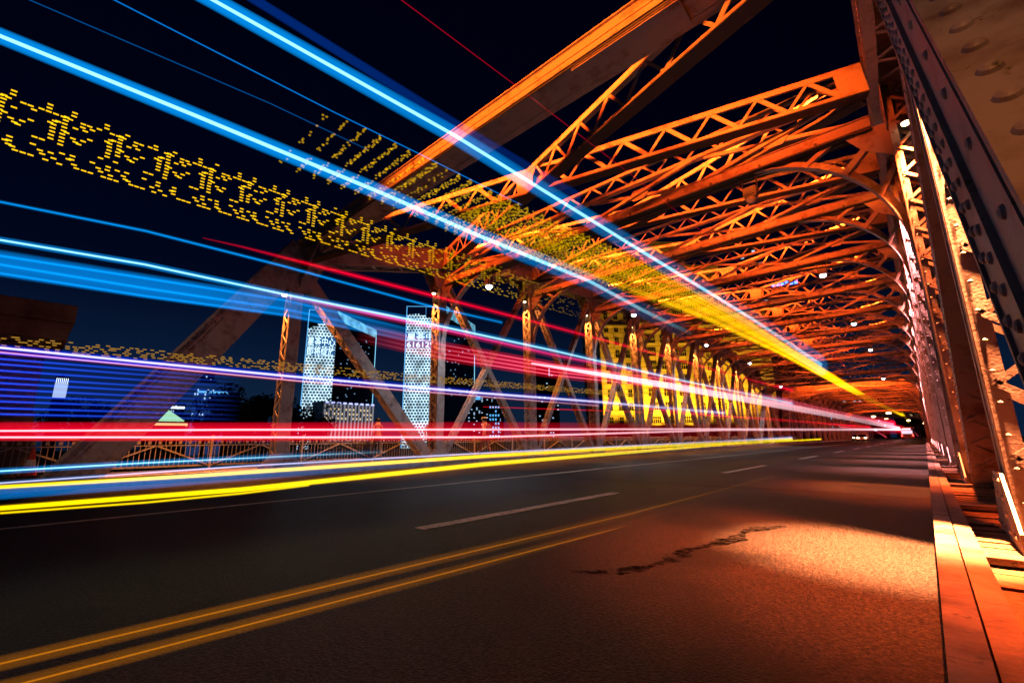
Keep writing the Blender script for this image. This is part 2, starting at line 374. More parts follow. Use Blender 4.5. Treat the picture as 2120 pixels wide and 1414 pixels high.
        for x in [xa+.4+k*1.05 for k in range(13)]:
            mb.box(x, x+.10, y-.07, y-.061, z-.335, z-.25)
        mb.rivets((xa, y-.012, z-.28), (xb, y-.012, z-.28), (0, -1, 0), .02, .3, 6)
        o = mb.build('portal_girder', STEEL, root)
        mb = MB(); mb.tube([(V((xa, y-.03, z-.37)), .018), (V((xb, y-.03, z-.37)), .018)], None, 6); mb.build('cable', BLACK, o)
        for xx, dx in ((xb+.3, -1.3), (xa-.3, 1.3)):
            mb = MB(); mb.prism([(xx, y+.02, z-.345), (xx+dx, y+.02, z-.345), (xx, y+.02, z-1.7)], (0, 1, 0), .02); mb.build('corner_plate', STEEL, o)
    # cross frames
    for j in range(2, 11):
        y = YJ(j); zt = TOP[j]-.15; zb = ZB[j]
        fr = empty('cross_frame'); fr.parent = root
        mb = MB(); mb.box(xa, xb, y-.15, y-.13, zb, zb+.22); mb.box(xa, xb, y+.13, y+.15, zb, zb+.22)
        mb.box(xa, xb, y-.22, y-.04, zb-.02, zb-.002); mb.box(xa, xb, y+.04, y+.22, zb-.02, zb-.002); mb.box(xa, xb, y-.20, y+.20, zb+.222, zb+.238); mb.rivets((xa, y-.15, zb+.04), (xb, y-.15, zb+.04), (0, -1, 0), .016, .3, 5)
        lace(mb, (xa, y, zb-.012), (xb, y, zb-.012), .26, (0, 0, 1), .06, .01, .3)
        mb.build('lower_strut', STEEL, fr)
        mb = MB(); mb.box(xa, xb, y-.19, y+.19, zb-.05, zb-.0215); mb.box(xa, xb, y-.195, y-.185, zb-.075, zb-.03); mb.box(xa, xb, y+.185, y+.195, zb-.075, zb-.03); mb.build('underside_shade_tray', SHADE_STEEL, fr)  # dark tray added so the strut's underside reads as shaded
        mb = MB(); mb.tube([(V((xa+.3, y-.24, zb-.06)), .016), (V((xb-.3, y-.24, zb-.06)), .016)], None, 6); mb.tube([(V((xa+.3, y+.02, zb-.075)), .02), (V((xb-.3, y+.02, zb-.075)), .02)], None, 6)
        for k in range(12): x = xa+.6+k*1.1; mb.box(x, x+.05, y-.26, y-.2, zb-.06, zb+.02)
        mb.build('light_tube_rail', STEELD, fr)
        mb = MB(); mb.box(xa, xb, y-.11, y+.11, zt-.02, zt); mb.box(xa, xb, y-.12, y-.105, zt-.10, zt-.022); mb.box(xa, xb, y-.12, y+.05, zt-.52, zt-.50); mb.box(xa, xb, y-.12, y-.105, zt-.498, zt-.43); lace(mb, (xa, y-.095, zt-.26), (xb, y-.095, zt-.26), .40, (0, -1, 0), .06, .012, .42)
        mb.build('upper_strut', STEEL, fr)
        mb = MB(); N = 4 if j > 1 else 3; dx = (xb-xa)/N; z0 = zb+.23; z1 = zt-.52
        for k in range(N):
            a, c = xa+k*dx+.12, xa+(k+1)*dx-.12
            mb.beam((a, y-.13, z0), (c, y-.13, z1), .09, .09, (0, -1, 0)); mb.beam((a, y+.0, z1), (c, y+.0, z0), .09, .07, (0, -1, 0))
            xm = (a+c)/2; zm = (z0+z1)/2; mb.prism([(xm-.3, y-.085, zm-.02), (xm-.16, y-.085, zm-.16), (xm+.16, y-.085, zm-.16), (xm+.3, y-.085, zm+.02), (xm+.16, y-.085, zm+.16), (xm-.16, y-.085, zm+.16)], (0, 1, 0), .012)
            for dz in (-.07, .07):
                for q in range(4): mb.rivet((xm-.16+q*.1, y-.085, zm+dz), (0, -1, 0), .02, 5)
        mb.build('cross_bracing', STEEL, fr)
        for x0, sx in ((XR-.24, -1), (XL+.24, 1)):
            RA = 2.75; mb = MB(); rv = MB(); cx = x0+sx*(RA+.02); cz = zb-RA-.02; pts = []
            for k in range(15):
                t = math.pi/2*k/14; pts.append(V((cx-sx*RA*math.cos(t), y, cz+RA*math.sin(t))))
            for k in range(14):
                mid = (pts[k]+pts[k+1])/2-V((cx, y, cz)); mid.normalize()
                d = (pts[k+1]-pts[k]).normalized()*.01
                mb.beam(pts[k]-d, pts[k+1]+d, .20, .025, mid); mb.beam(pts[k]-d, pts[k+1]+d, .022, .13, mid, (0, .08))
                rv.rivet(pts[k]+V((0, -.07, 0))-mid*.013, -mid, .02, 6); rv.rivet(pts[k]+V((0, .07, 0))-mid*.013, -mid, .02, 6)
            cor = V((x0+sx*.15, y, zb-.1))
            for t in (.30, .68): 
                a = math.pi*t/1.96; p = V((cx-sx*RA*math.cos(a), y, cz+RA*math.sin(a)))
                e = V((x0, y, p.z+.62)) if t < .5 else V((p.x-sx*.62+sx*.1, y, zb-.02))
                mb.beam(p, e, .10, .12, (0, 1, 0))
            p = V((cx-sx*RA*math.cos(math.pi/4), y, cz+RA*math.sin(math.pi/4))); mb.beam(p, cor, .12, .16, (0, 1, 0))
            mb.prism([(x0, y-.09, zb), (x0+sx*.75, y-.09, zb), (x0+sx*.45, y-.09, zb-.45), (x0, y-.09, zb-.75)], (0, 1, 0), .015)
            mb.add(rv).build('knee_arch', STEEL, fr)
    # top lateral lattice girders
    for j in range(1, 11):
        for s in (0, 1):
            p = V((xa if s else xb, YJ(j)+.1, TOP[j]-.12)); q = V((xb if s else xa, YJ(j+1)-.1, TOP[j+1]-.12))
            dz = .004*s; a = (q-p).normalized(); r = V((-a.y, a.x, 0)).normalized()
            if r.y > 0: r = -r
            H = .72; mb = MB(); rv = MB()
            up = V((0, 0, 1)); up = (up-a*up.dot(a)).normalized()
            t = p+up*dz; u = q+up*dz
            mb.beam(t, u, .22, .02, up); mb.beam(t+r*.10, u+r*.10, .016, .11, up, (0, -.066)); 
            lf = MB(); lf.beam(t, u, .30, .02, up, (0, -H)); mb.beam(t+r*.10, u+r*.10, .016, .10, up, (0, -H+.062)); lf.beam(t-r*.10, u-r*.10, .016, .10, up, (0, -H+.062))
            L = (u-t).length; k = 30; sg = 1
            for i in range(k):
                p0 = t + a*L*i/k + r*.085 - up*(.08 if sg > 0 else H-.08); p1 = t + a*L*(i+1)/k + r*.085 - up*(H-.08 if sg > 0 else .08)
                mb.beam(p0, p1, .10 if sg > 0 else .06, .014, r); sg = -sg
            for f0, f1 in ((0, .035), (.475, .525), (.965, 1)):
                mb.beam(t+a*L*f0+r*.093, t+a*L*f1+r*.093, .012, H-.02, up, (0, -H/2))
            rv.rivets(t+r*.108-up*.07, u+r*.108-up*.07, r, .018, .2, 5)
            o = mb.add(rv).build('lateral_lattice_girder', STEEL, root); lf.build('lower_flange', SHADE_STEEL, o)  # flange darkened in its colour to stand for underside shade
    return root
span = bridge_span('truss_bridge_span', True)
tag(span, 'riveted steel truss bridge span arching over the road nearest the viewer', 'bridge span', 'riveted truss spans of the bridge')
span3 = copy_tree(span); span3.location.y = 2*(12*P+.6)
tag(span3, 'farthest riveted truss span closing the view down the road', 'bridge span', 'riveted truss spans of the bridge')
span2 = copy_tree(span); span2.location.y = 12*P+.6
tag(span2, 'second riveted truss span carrying on towards the far bank', 'bridge span', 'riveted truss spans of the bridge')
# ================================================================= lamps on the bridge
WARM = (1, .27, .04); ORNG = (1, .085, .006); WHT = (.75, .85, 1)
LHOT = emit('sodium_lamp_glass', (1, .62, .3), 14)
LW = emit('white_lamp_glass', (.8, .9, 1), 30)
ORD = ['first', 'second', 'third', 'fourth', 'fifth', 'sixth', 'seventh', 'eighth', 'ninth', 'tenth', 'eleventh']
proto = None
def post_lamp(x, y, z, label):
    global proto
    if proto is None:
        proto = empty('post_lamp')
        b = MB(); b.tube([(V((0, 0, .16)), .035), (V((0, 0, .10)), .07), (V((0, 0, -.02)), .085)], None, 12); b.build('lamp_housing', BLACK, proto)
        b = MB(); b.tube([(V((0, 0, -.018)), .075), (V((0, 0, -.05)), .07), (V((0, 0, -.075)), .035)], None, 12); b.build('lamp_glass', LHOT, proto)
        b = MB(); b.box(-.03, .03, -.01, .15, .10, .14); b.build('bracket', BLACK, proto)
        r = proto
    else: r = copy_tree(proto)
    r.location = (x, y, z); tag(r, label, 'lamp', 'orange lamps at the heads of the bridge posts')
    return r
for j in range(1, 12):
    for x, side in ((XL, 'left'), (XR, 'right')):
        z = TOP[j]-1.86; y = YJ(j)-.30
        if x == XR: z += 0
        post_lamp(x, y, z, 'small orange downlight at the head of the %s upright post on the %s side' % (ORD[j-1], side))
        near = j <= 6
        if x < 0: lamp('post_downlight', 'SPOT', (x, y-.02, z-.12), (x-.3, y-1.9, RZ), 5600, WARM, None, spot_size=R(80), spot_blend=1, shadow_soft_size=.03)
        if x < 0 and j < 10: lamp('diagonal_light', 'SPOT', (x+.05, YJ(j)+.12, TOP[j]-1.75), (x, YJ(j+1)-1.5, RZ+.5), 2600, WARM, None, spot_size=R(56), spot_blend=1, shadow_soft_size=.05)
        elif x > 0:
            lamp('post_downlight', 'SPOT', (x, y-.02, z-.12), (x-.62, y-.05, RZ), 19000 if j == 1 else 19000, (1, .11, .018) if j < 3 else (1, .24, .20), None, spot_size=R(62 if j == 1 else 50), spot_blend=1, shadow_soft_size=.06)
            lamp('post_downlight', 'SPOT', (x, y-.02, z-.12), (x-.95, y-.05, RZ), 100000 if j == 1 else 12000, (1, .30, .10) if j < 3 else (1, .5, .6), None, spot_size=R(30), spot_blend=1, shadow_soft_size=.06)
for j in range(1, 12):      # wash each next frame from upper-strut light tubes; the portal's own is added, without tubes
    z = TOP[1]+.30 if j == 1 else TOP[j]-.12
    zn = TOP.get(j+1, TOP[11])-.5
    for dy, e in ((0, 860), (12*P+.6, 860)):
        lamp('strut_wash_light', 'AREA', (-6.7, YJ(j)+.3+dy, z), (-6.7, YJ(j)+P+dy, max(z, zn)+.1), e, ORNG, None, shape='RECTANGLE', size=12.6, size_y=.06, spread=R(52))
lamp('approach_floodlight', 'AREA', (-4.0, -1.6, 6.1), (-4.2, YJ(1), 6.3), 420, (1, .14, .008), None, shape='RECTANGLE', size=8, size_y=.15, spread=R(30))
lamp('end_post_fill', 'SPOT', (1.9, -1.9, 3.8), (.65, 2.0, 1.6), 120, (1, .66, .45), None, spot_size=R(60), spot_blend=1, shadow_soft_size=.1)  # added fill light for the right end post's cover plate, no fixture
lamp('end_post_fill', 'SPOT', (-10.5, -4.0, 4.2), (-14.0, 2.2, 1.6), 560, (1, .56, .40), None, spot_size=R(62), spot_blend=1, shadow_soft_size=.1)  # added fill light for the left end post, no fixture
lamp('kerb_fill', 'SPOT', (.6, -1.2, 2.6), (-1.2, 1.9, RZ), 230, (1, .24, .02), None, spot_size=R(80), spot_blend=1, shadow_soft_size=.1)  # unseen amber fill added to brighten the near kerb and road
# white road lamps hung from the frames
wproto = None
def road_lamp(x, y, z, label, on=True):
    global wproto
    if wproto is None:
        wproto = empty('road_lamp')
        b = MB(); b.box(-.14, .14, -.11, .11, -.20, .06); b.box(-.10, .10, -.14, -.111, -.14, .02); b.build('lamp_housing', mat('lamp_housing_grey', (.12, .12, .12), .5), wproto)
        b = MB(); b.tube([(V((0, 0, -.201)), .12), (V((0, 0, -.25)), .115), (V((0, 0, -.30)), .07), (V((0, 0, -.32)), .02)], None, 12); b.build('lamp_glass', LW, wproto)
        b = MB(); b.box(-.17, -.145, -.02, .02, -.1, .42); b.box(.145, .17, -.02, .02, -.1, .42); b.build('yoke', BLACK, wproto)
        r = wproto
    else: r = copy_tree(wproto)
    r.location = (x, y, z); tag(r, label, 'lamp', 'white road lamps hung under the cross frames')
    if not on:
        for c in list(r.children):
            if c.name.startswith('lamp_glass'):
                c.data = c.data.copy(); c.data.materials[0] = mat('unlit_lens', (.25, .22, .2), .2)
    return r
for j in (2, 4, 6, 8, 10):
    for x, side in ((-11.1, 'left'), (-2.2, 'right')):
        on = not (j == 2 and x > -5)
        road_lamp(x, YJ(j), ZB[j]-.42, '%s square road lamp on the %s, under the %s cross frame' % ('lit white' if on else 'unlit dark', side, ORD[j-2]), on)
        if on: lamp('road_lamp_beam', 'SPOT', (x, YJ(j), ZB[j]-.80), (x-(.8 if x < -5 else 0), YJ(j), RZ), 800 if x < -5 else 450, WHT, None, spot_size=R(140 if x < -5 else 90), spot_blend=.7, shadow_soft_size=.08)
TRAILS = [
 ('thick cyan light trail with a white core, highest and widest above the road', -3.0, [(-0.82, 2.739, 0.0142), (0.43, 2.824, 0.0142), (2.48, 2.963, 0.0216), (6.05, 3.021, 0.0343), (13.19, 3.166, 0.0598), (24.17, 3.207, 0.0988)], [(-0.82, 2.739, 0.0725), (0.43, 2.824, 0.0725), (2.48, 2.963, 0.1104), (6.05, 3.021, 0.1754), (13.19, 3.166, 0.3056), (24.17, 3.207, 0.5049)], 'ice', 'cyan', 1.6, 1.1, (12, 32)),
 ('faint broad blue light trail beside the highest thick cyan one', -3.1, None, [(-0.46, 3.086, 0.0466), (0.79, 3.133, 0.0466), (2.69, 3.204, 0.0662), (4.87, 3.339, 0.089)], 'x', 'blue', 0, 0.22, (3, 9)),
 ('thick cyan light trail with a white core, second from the top', -3.9, [(-1.7, 2.454, 0.0136), (-0.45, 2.504, 0.0136), (0.56, 2.544, 0.0172), (2.24, 2.594, 0.0233), (3.74, 2.606, 0.0286), (6.3, 2.684, 0.0378), (8.29, 2.584, 0.0447), (11.52, 2.522, 0.0561)], [(-1.7, 2.454, 0.0606), (-0.45, 2.504, 0.0606), (0.56, 2.544, 0.0767), (2.24, 2.594, 0.1034), (3.74, 2.606, 0.1272), (6.3, 2.684, 0.1679), (8.29, 2.584, 0.1987), (11.52, 2.522, 0.2493)], 'ice', 'cyan', 1.6, 1.0, (4, 11)),
 ('hair-thin blue light trail between the two thick cyan ones', -3.4, [(-1.26, 2.719, 0.0031), (-0.01, 2.768, 0.0031), (1.44, 2.825, 0.0042), (2.36, 2.883, 0.005), (3.95, 2.966, 0.0063)], [(-1.26, 2.719, 0.0093), (-0.01, 2.768, 0.0093), (1.44, 2.825, 0.0127), (2.36, 2.883, 0.0149), (3.95, 2.966, 0.0188)], 'cyan', 'blue', 0.7, 0.12, (3, 10)),
 ('faint thin blue light trail just over the second thick cyan one', -3.6, [(-1.6, 2.514, 0.0022), (-0.35, 2.628, 0.0022), (1.0, 2.751, 0.003), (1.88, 2.785, 0.0035)], [(-1.6, 2.514, 0.0073), (-0.35, 2.628, 0.0073), (1.0, 2.751, 0.01), (1.88, 2.785, 0.0118)], 'cyan', 'blue', 0.25, 0.06, None),
 ('thin sky-blue light trail crossing from the left edge to the second bridge post', -4.2, [(-1.55, 1.437, 0.0041), (-0.3, 1.541, 0.0041), (0.43, 1.602, 0.0048), (1.46, 1.613, 0.0059), (3.18, 1.598, 0.0077), (4.42, 1.634, 0.0089)], [(-1.55, 1.437, 0.0141), (-0.3, 1.541, 0.0141), (0.43, 1.602, 0.0168), (1.46, 1.613, 0.0204), (3.18, 1.598, 0.0265), (4.42, 1.634, 0.0309)], 'cyan', 'cyan', 1.0, 0.25, None),
 ('bright light-blue trail just above the broad azure band', -4.4, [(-1.53, 1.267, 0.0073), (-0.28, 1.349, 0.0073), (0.48, 1.399, 0.0087), (1.6, 1.408, 0.0107), (2.94, 1.437, 0.0131), (5.89, 1.464, 0.0183), (10.96, 1.453, 0.0273), (24.43, 1.562, 0.0512)], [(-1.53, 1.267, 0.026), (-0.28, 1.349, 0.026), (0.48, 1.399, 0.0309), (1.6, 1.408, 0.038), (2.94, 1.437, 0.0465), (5.89, 1.464, 0.0651), (10.96, 1.453, 0.097), (24.43, 1.562, 0.1821)], 'ice', 'cyan', 1.3, 0.5, (10, 40)),
 ('broad azure light band sloping down from the left edge', -4.5, None, [(-1.51, 1.159, 0.0993), (-0.26, 1.217, 0.0993), (0.52, 1.253, 0.1084), (1.6, 1.321, 0.1151), (3.02, 1.288, 0.0851), (4.33, 1.285, 0.0666)], 'x', 'azure', 0, 0.6, (0.8, 4)),
 ('top strand inside the broad azure band', -4.52, [(-1.52, 1.195, 0.0067), (-0.27, 1.274, 0.0067), (0.51, 1.323, 0.0079), (1.6, 1.386, 0.0097), (3.03, 1.354, 0.0119)], [(-1.52, 1.195, 0.0166), (-0.27, 1.274, 0.0166), (0.51, 1.323, 0.0198), (1.6, 1.386, 0.0241), (3.03, 1.354, 0.0297)], 'cyan', 'cyan', 0.55, 0.2, (0.8, 4)),
 ('middle strand inside the broad azure band', -4.52, [(-1.51, 1.171, 0.0066), (-0.26, 1.213, 0.0066), (0.52, 1.239, 0.0079), (1.61, 1.297, 0.0096), (3.04, 1.276, 0.0119)], [(-1.51, 1.171, 0.0166), (-0.26, 1.213, 0.0166), (0.52, 1.239, 0.0197), (1.61, 1.297, 0.0241), (3.04, 1.276, 0.0296)], 'cyan', 'cyan', 0.55, 0.2, (0.8, 4)),
 ('bottom strand inside the broad azure band', -4.52, [(-1.5, 1.115, 0.0066), (-0.25, 1.152, 0.0066), (0.53, 1.175, 0.0079), (1.62, 1.238, 0.0096), (3.04, 1.215, 0.0118)], [(-1.5, 1.115, 0.0166), (-0.25, 1.152, 0.0166), (0.53, 1.175, 0.0197), (1.62, 1.238, 0.024), (3.04, 1.215, 0.0296)], 'cyan', 'cyan', 0.55, 0.2, (0.8, 4)),
 ('dark red hairline trail rising to the top edge of the photograph', -2.6, [(1.31, 3.475, 0.0031), (1.56, 3.496, 0.0031), (2.9, 3.609, 0.004), (5.86, 3.807, 0.0059), (14.06, 4.156, 0.0111), (29.38, 3.641, 0.0207)], [(1.31, 3.475, 0.0098), (1.56, 3.496, 0.0098), (2.9, 3.609, 0.0125), (5.86, 3.807, 0.0184), (14.06, 4.156, 0.0348), (29.38, 3.641, 0.0647)], 'red', 'red', 0.35, 0.08, None),
 ('single crimson light trail passing in front of the bridge post heads', -5.0, [(0.95, 1.99, 0.0036), (1.29, 2.01, 0.0063), (2.09, 2.03, 0.0143), (3.78, 2.07, 0.0176), (6.72, 2.136, 0.0234), (12.58, 2.241, 0.0351), (20.64, 2.352, 0.051), (28.26, 2.511, 0.0661)], [(0.95, 1.99, 0.0101), (1.29, 2.01, 0.0178), (2.09, 2.03, 0.04), (3.78, 2.07, 0.0493), (6.72, 2.136, 0.0656), (12.58, 2.241, 0.0982), (20.64, 2.352, 0.1428), (28.26, 2.511, 0.1851)], 'red', 'red', 0.9, 0.3, (300, 400, 0.3, 2.6)),
 ('pink light trail above the red sheaf', -5.1, [(1.36, 1.631, 0.0128), (1.86, 1.615, 0.0137), (3.41, 1.631, 0.0168), (3.98, 1.63, 0.0179), (6.82, 1.61, 0.0235), (9.8, 1.65, 0.0294), (12.7, 1.684, 0.0351)], [(1.36, 1.631, 0.0409), (1.86, 1.615, 0.044), (3.41, 1.631, 0.0538), (3.98, 1.63, 0.0574), (6.82, 1.61, 0.0753), (9.8, 1.65, 0.0941), (12.7, 1.684, 0.1124)], 'pink', 'pink', 0.8, 0.35, (9, 18, 1.5, 3.2)),
 ('uppermost strand of the red sheaf that crosses the middle bridge posts', -5.2, [(2.13, 1.503, 0.0081), (4.05, 1.421, 0.0101), (6.95, 1.446, 0.0134), (12.94, 1.673, 0.02), (26.63, 1.953, 0.0352), (55.71, 2.212, 0.0674), (142.28, 2.976, 0.1631)], [(2.13, 1.503, 0.0461), (4.05, 1.421, 0.058), (6.95, 1.446, 0.0763), (12.94, 1.673, 0.1145), (26.63, 1.953, 0.2013), (55.71, 2.212, 0.3851), (142.28, 2.976, 0.932)], 'rose', 'red', 1.2, 0.7, (300, 400, 2.8, 6.0)),
 ('second strand of the red sheaf that crosses the middle bridge posts', -5.25, [(2.16, 1.459, 0.0081), (4.09, 1.367, 0.0102), (7.01, 1.39, 0.0135), (13.05, 1.609, 0.0202), (26.83, 1.877, 0.0355), (56.12, 2.142, 0.0679), (143.22, 2.892, 0.1642)], [(2.16, 1.459, 0.0464), (4.09, 1.367, 0.0584), (7.01, 1.39, 0.0769), (13.05, 1.609, 0.1153), (26.83, 1.877, 0.2027), (56.12, 2.142, 0.3878), (143.22, 2.892, 0.9381)], 'rose', 'red', 1.2, 0.7, (300, 400, 2.8, 6.0)),
 ('third strand of the red sheaf that crosses the middle bridge posts', -5.3, [(2.18, 1.414, 0.0082), (4.13, 1.313, 0.0103), (7.08, 1.332, 0.0136), (13.15, 1.544, 0.0203), (27.02, 1.8, 0.0357), (56.52, 2.072, 0.0683), (144.15, 2.807, 0.1652)], [(2.18, 1.414, 0.0468), (4.13, 1.313, 0.0589), (7.08, 1.332, 0.0775), (13.15, 1.544, 0.1162), (27.02, 1.8, 0.2041), (56.52, 2.072, 0.3905), (144.15, 2.807, 0.9441)], 'rose', 'red', 1.2, 0.7, (300, 400, 2.8, 6.0)),
 ('lowest strand of the red sheaf that crosses the middle bridge posts', -5.3500000000000005, [(2.21, 1.368, 0.0083), (4.17, 1.258, 0.0104), (7.14, 1.273, 0.0137), (13.26, 1.478, 0.0205), (27.22, 1.722, 0.036), (56.92, 1.999, 0.0688), (145.08, 2.72, 0.1663)], [(2.21, 1.368, 0.0472), (4.17, 1.258, 0.0593), (7.14, 1.273, 0.078), (13.26, 1.478, 0.117), (27.22, 1.722, 0.2054), (56.92, 1.999, 0.3931), (145.08, 2.72, 0.9501)], 'rose', 'red', 1.2, 0.7, (300, 400, 2.8, 6.0)),
 ('pinkish white core of light running down to the far end of the bridge', -5.1, [(6.13, 1.364, 0.0132), (8.65, 1.405, 0.0567), (12.65, 1.454, 0.1047), (25.9, 1.562, 0.1832), (54.01, 1.733, 0.2447), (199.85, 2.361, 0.4849)], [(6.13, 1.364, 0.0299), (8.65, 1.405, 0.1285), (12.65, 1.454, 0.2373), (25.9, 1.562, 0.4152), (54.01, 1.733, 0.5547), (199.85, 2.361, 1.0991)], 'rosewhite', 'red', 2.2, 0.9, None),
 ('thin red trail just over the main red band near the middle', -5.3, [(5.11, 0.541, 0.004), (10.04, 0.657, 0.0119), (24.47, 0.903, 0.0233), (59.25, 1.088, 0.0507)], [(5.11, 0.541, 0.0119), (10.04, 0.657, 0.0356), (24.47, 0.903, 0.0699), (59.25, 1.088, 0.1522)], 'red', 'red', 0.8, 0.2, None),
 ('red trail in front of the floodlit yellow building base', -5.3, [(10.83, 0.775, 0.015), (17.32, 0.769, 0.0352), (28.74, 0.866, 0.0533), (76.23, 1.232, 0.1283)], [(10.83, 0.775, 0.045), (17.32, 0.769, 0.1057), (28.74, 0.866, 0.1598), (76.23, 1.232, 0.3848)], 'red', 'red', 0.8, 0.3, None),
 ('broad red light band at waist height across the whole bridge', -4.0, None, [(-2.57, 0.07, 0.0594), (-0.07, 0.08, 0.0594), (1.2, 0.085, 0.0804), (3.86, 0.109, 0.1245), (12.93, 0.188, 0.2063), (138.76, 1.429, 0.8269)], 'x', 'red', 0, 0.75, None),
 ('upper pinkish white line inside the broad red light band', -3.95, [(-2.57, 0.044, 0.0056), (-0.07, 0.082, 0.0056), (1.18, 0.101, 0.0076), (3.81, 0.13, 0.0117), (12.79, 0.237, 0.0259), (137.61, 1.526, 0.2232)], [(-2.57, 0.044, 0.0126), (-0.07, 0.082, 0.0126), (1.18, 0.101, 0.017), (3.81, 0.13, 0.0264), (12.79, 0.237, 0.0583), (137.61, 1.526, 0.5021)], 'rosewhite', 'red', 1.4, 0.5, None),
 ('lower pinkish white line inside the broad red light band', -3.95, [(-2.56, 0.05, 0.0056), (-0.06, 0.046, 0.0056), (1.19, 0.044, 0.0076), (3.81, 0.039, 0.0117), (12.78, 0.211, 0.0259), (137.61, 1.526, 0.2232)], [(-2.56, 0.05, 0.0126), (-0.06, 0.046, 0.0126), (1.19, 0.044, 0.017), (3.81, 0.039, 0.0263), (12.78, 0.211, 0.0583), (137.61, 1.526, 0.5021)], 'rosewhite', 'red', 1.4, 0.5, None),
 ('topmost of the deep blue trails fanning out from the left edge', -4.6, [(-2.66, 0.598, 0.0058), (-0.16, 0.617, 0.0058), (0.62, 0.623, 0.0069), (1.95, 0.618, 0.0087)], [(-2.66, 0.598, 0.0133), (-0.16, 0.617, 0.0133), (0.62, 0.623, 0.0157), (1.95, 0.618, 0.0199)], 'azureb', 'deepblue', 0.9, 0.4, (-0.7, 1.35)),
 ('second of the deep blue trails fanning out from the left edge', -4.6, [(-2.65, 0.562, 0.0058), (-0.15, 0.578, 0.0058), (0.62, 0.583, 0.0069), (1.95, 0.579, 0.0087)], [(-2.65, 0.562, 0.0132), (-0.15, 0.578, 0.0132), (0.62, 0.583, 0.0157), (1.95, 0.579, 0.0199)], 'azureb', 'deepblue', 0.9, 0.4, (-0.7, 1.35)),
 ('third of the deep blue trails fanning out from the left edge', -4.6, [(-2.65, 0.529, 0.0058), (-0.15, 0.542, 0.0058), (0.63, 0.546, 0.0069), (1.96, 0.542, 0.0087)], [(-2.65, 0.529, 0.0132), (-0.15, 0.542, 0.0132), (0.63, 0.546, 0.0157), (1.96, 0.542, 0.0198)], 'azureb', 'deepblue', 0.9, 0.4, (-0.7, 1.35)),
 ('fourth of the deep blue trails fanning out from the left edge', -4.6, [(-2.64, 0.486, 0.0058), (-0.14, 0.499, 0.0058), (0.63, 0.503, 0.0068), (1.96, 0.5, 0.0087)], [(-2.64, 0.486, 0.0132), (-0.14, 0.499, 0.0132), (0.63, 0.503, 0.0157), (1.96, 0.5, 0.0198)], 'azureb', 'deepblue', 0.9, 0.4, (-0.7, 1.35)),
 ('fifth of the deep blue trails fanning out from the left edge', -4.6, [(-2.63, 0.44, 0.0058), (-0.13, 0.453, 0.0058), (0.64, 0.457, 0.0068), (1.96, 0.454, 0.0087)], [(-2.63, 0.44, 0.0132), (-0.13, 0.453, 0.0132), (0.64, 0.457, 0.0156), (1.96, 0.454, 0.0198)], 'azureb', 'deepblue', 0.9, 0.4, (-0.7, 1.35)),
 ('sixth of the deep blue trails fanning out from the left edge', -4.6, [(-2.63, 0.401, 0.0058), (-0.13, 0.414, 0.0058), (0.65, 0.418, 0.0068), (1.97, 0.415, 0.0086)], [(-2.63, 0.401, 0.0132), (-0.13, 0.414, 0.0132), (0.65, 0.418, 0.0156), (1.97, 0.415, 0.0198)], 'azureb', 'deepblue', 0.9, 0.4, (-0.7, 1.35)),
 ('seventh of the deep blue trails fanning out from the left edge', -4.6, [(-2.62, 0.362, 0.0057), (-0.12, 0.372, 0.0057), (0.65, 0.375, 0.0068), (1.97, 0.373, 0.0086)], [(-2.62, 0.362, 0.0131), (-0.12, 0.372, 0.0131), (0.65, 0.375, 0.0156), (1.97, 0.373, 0.0197)], 'azureb', 'deepblue', 0.9, 0.4, (-0.7, 1.35)),
 ('eighth of the deep blue trails fanning out from the left edge', -4.6, [(-2.62, 0.324, 0.0057), (-0.12, 0.33, 0.0057), (0.66, 0.332, 0.0068), (1.97, 0.33, 0.0086)], [(-2.62, 0.324, 0.0131), (-0.12, 0.33, 0.0131), (0.66, 0.332, 0.0156), (1.97, 0.33, 0.0197)], 'azureb', 'deepblue', 0.9, 0.4, (-0.7, 1.35)),
 ('ninth of the deep blue trails fanning out from the left edge', -4.6, [(-2.61, 0.285, 0.0057), (-0.11, 0.291, 0.0057), (0.66, 0.293, 0.0068), (1.98, 0.292, 0.0086)], [(-2.61, 0.285, 0.0131), (-0.11, 0.291, 0.0131), (0.66, 0.293, 0.0155), (1.98, 0.292, 0.0197)], 'azureb', 'deepblue', 0.9, 0.4, (-0.7, 1.35)),
 ('tenth of the deep blue trails fanning out from the left edge', -4.6, [(-2.6, 0.24, 0.0057), (-0.1, 0.246, 0.0057), (0.67, 0.248, 0.0068), (1.98, 0.246, 0.0086)], [(-2.6, 0.24, 0.0131), (-0.1, 0.246, 0.0131), (0.67, 0.248, 0.0155), (1.98, 0.246, 0.0197)], 'azureb', 'deepblue', 0.9, 0.4, (-0.7, 1.35)),
 ('lowest of the deep blue trails fanning out from the left edge', -4.6, [(-2.6, 0.201, 0.0057), (-0.1, 0.207, 0.0057), (0.67, 0.209, 0.0068), (1.99, 0.208, 0.0086)], [(-2.6, 0.201, 0.0131), (-0.1, 0.207, 0.0131), (0.67, 0.209, 0.0155), (1.99, 0.208, 0.0196)], 'azureb', 'deepblue', 0.9, 0.4, (-0.7, 1.35)),
 ('broad violet blue haze of light behind the fan of blue trails', -4.7, None, [(-2.63, 0.461, 0.2186), (-0.13, 0.433, 0.2186), (0.66, 0.424, 0.2073), (2.01, 0.391, 0.1639)], 'x', 'deepblue', 0, 0.05, (-1, 1.2)),
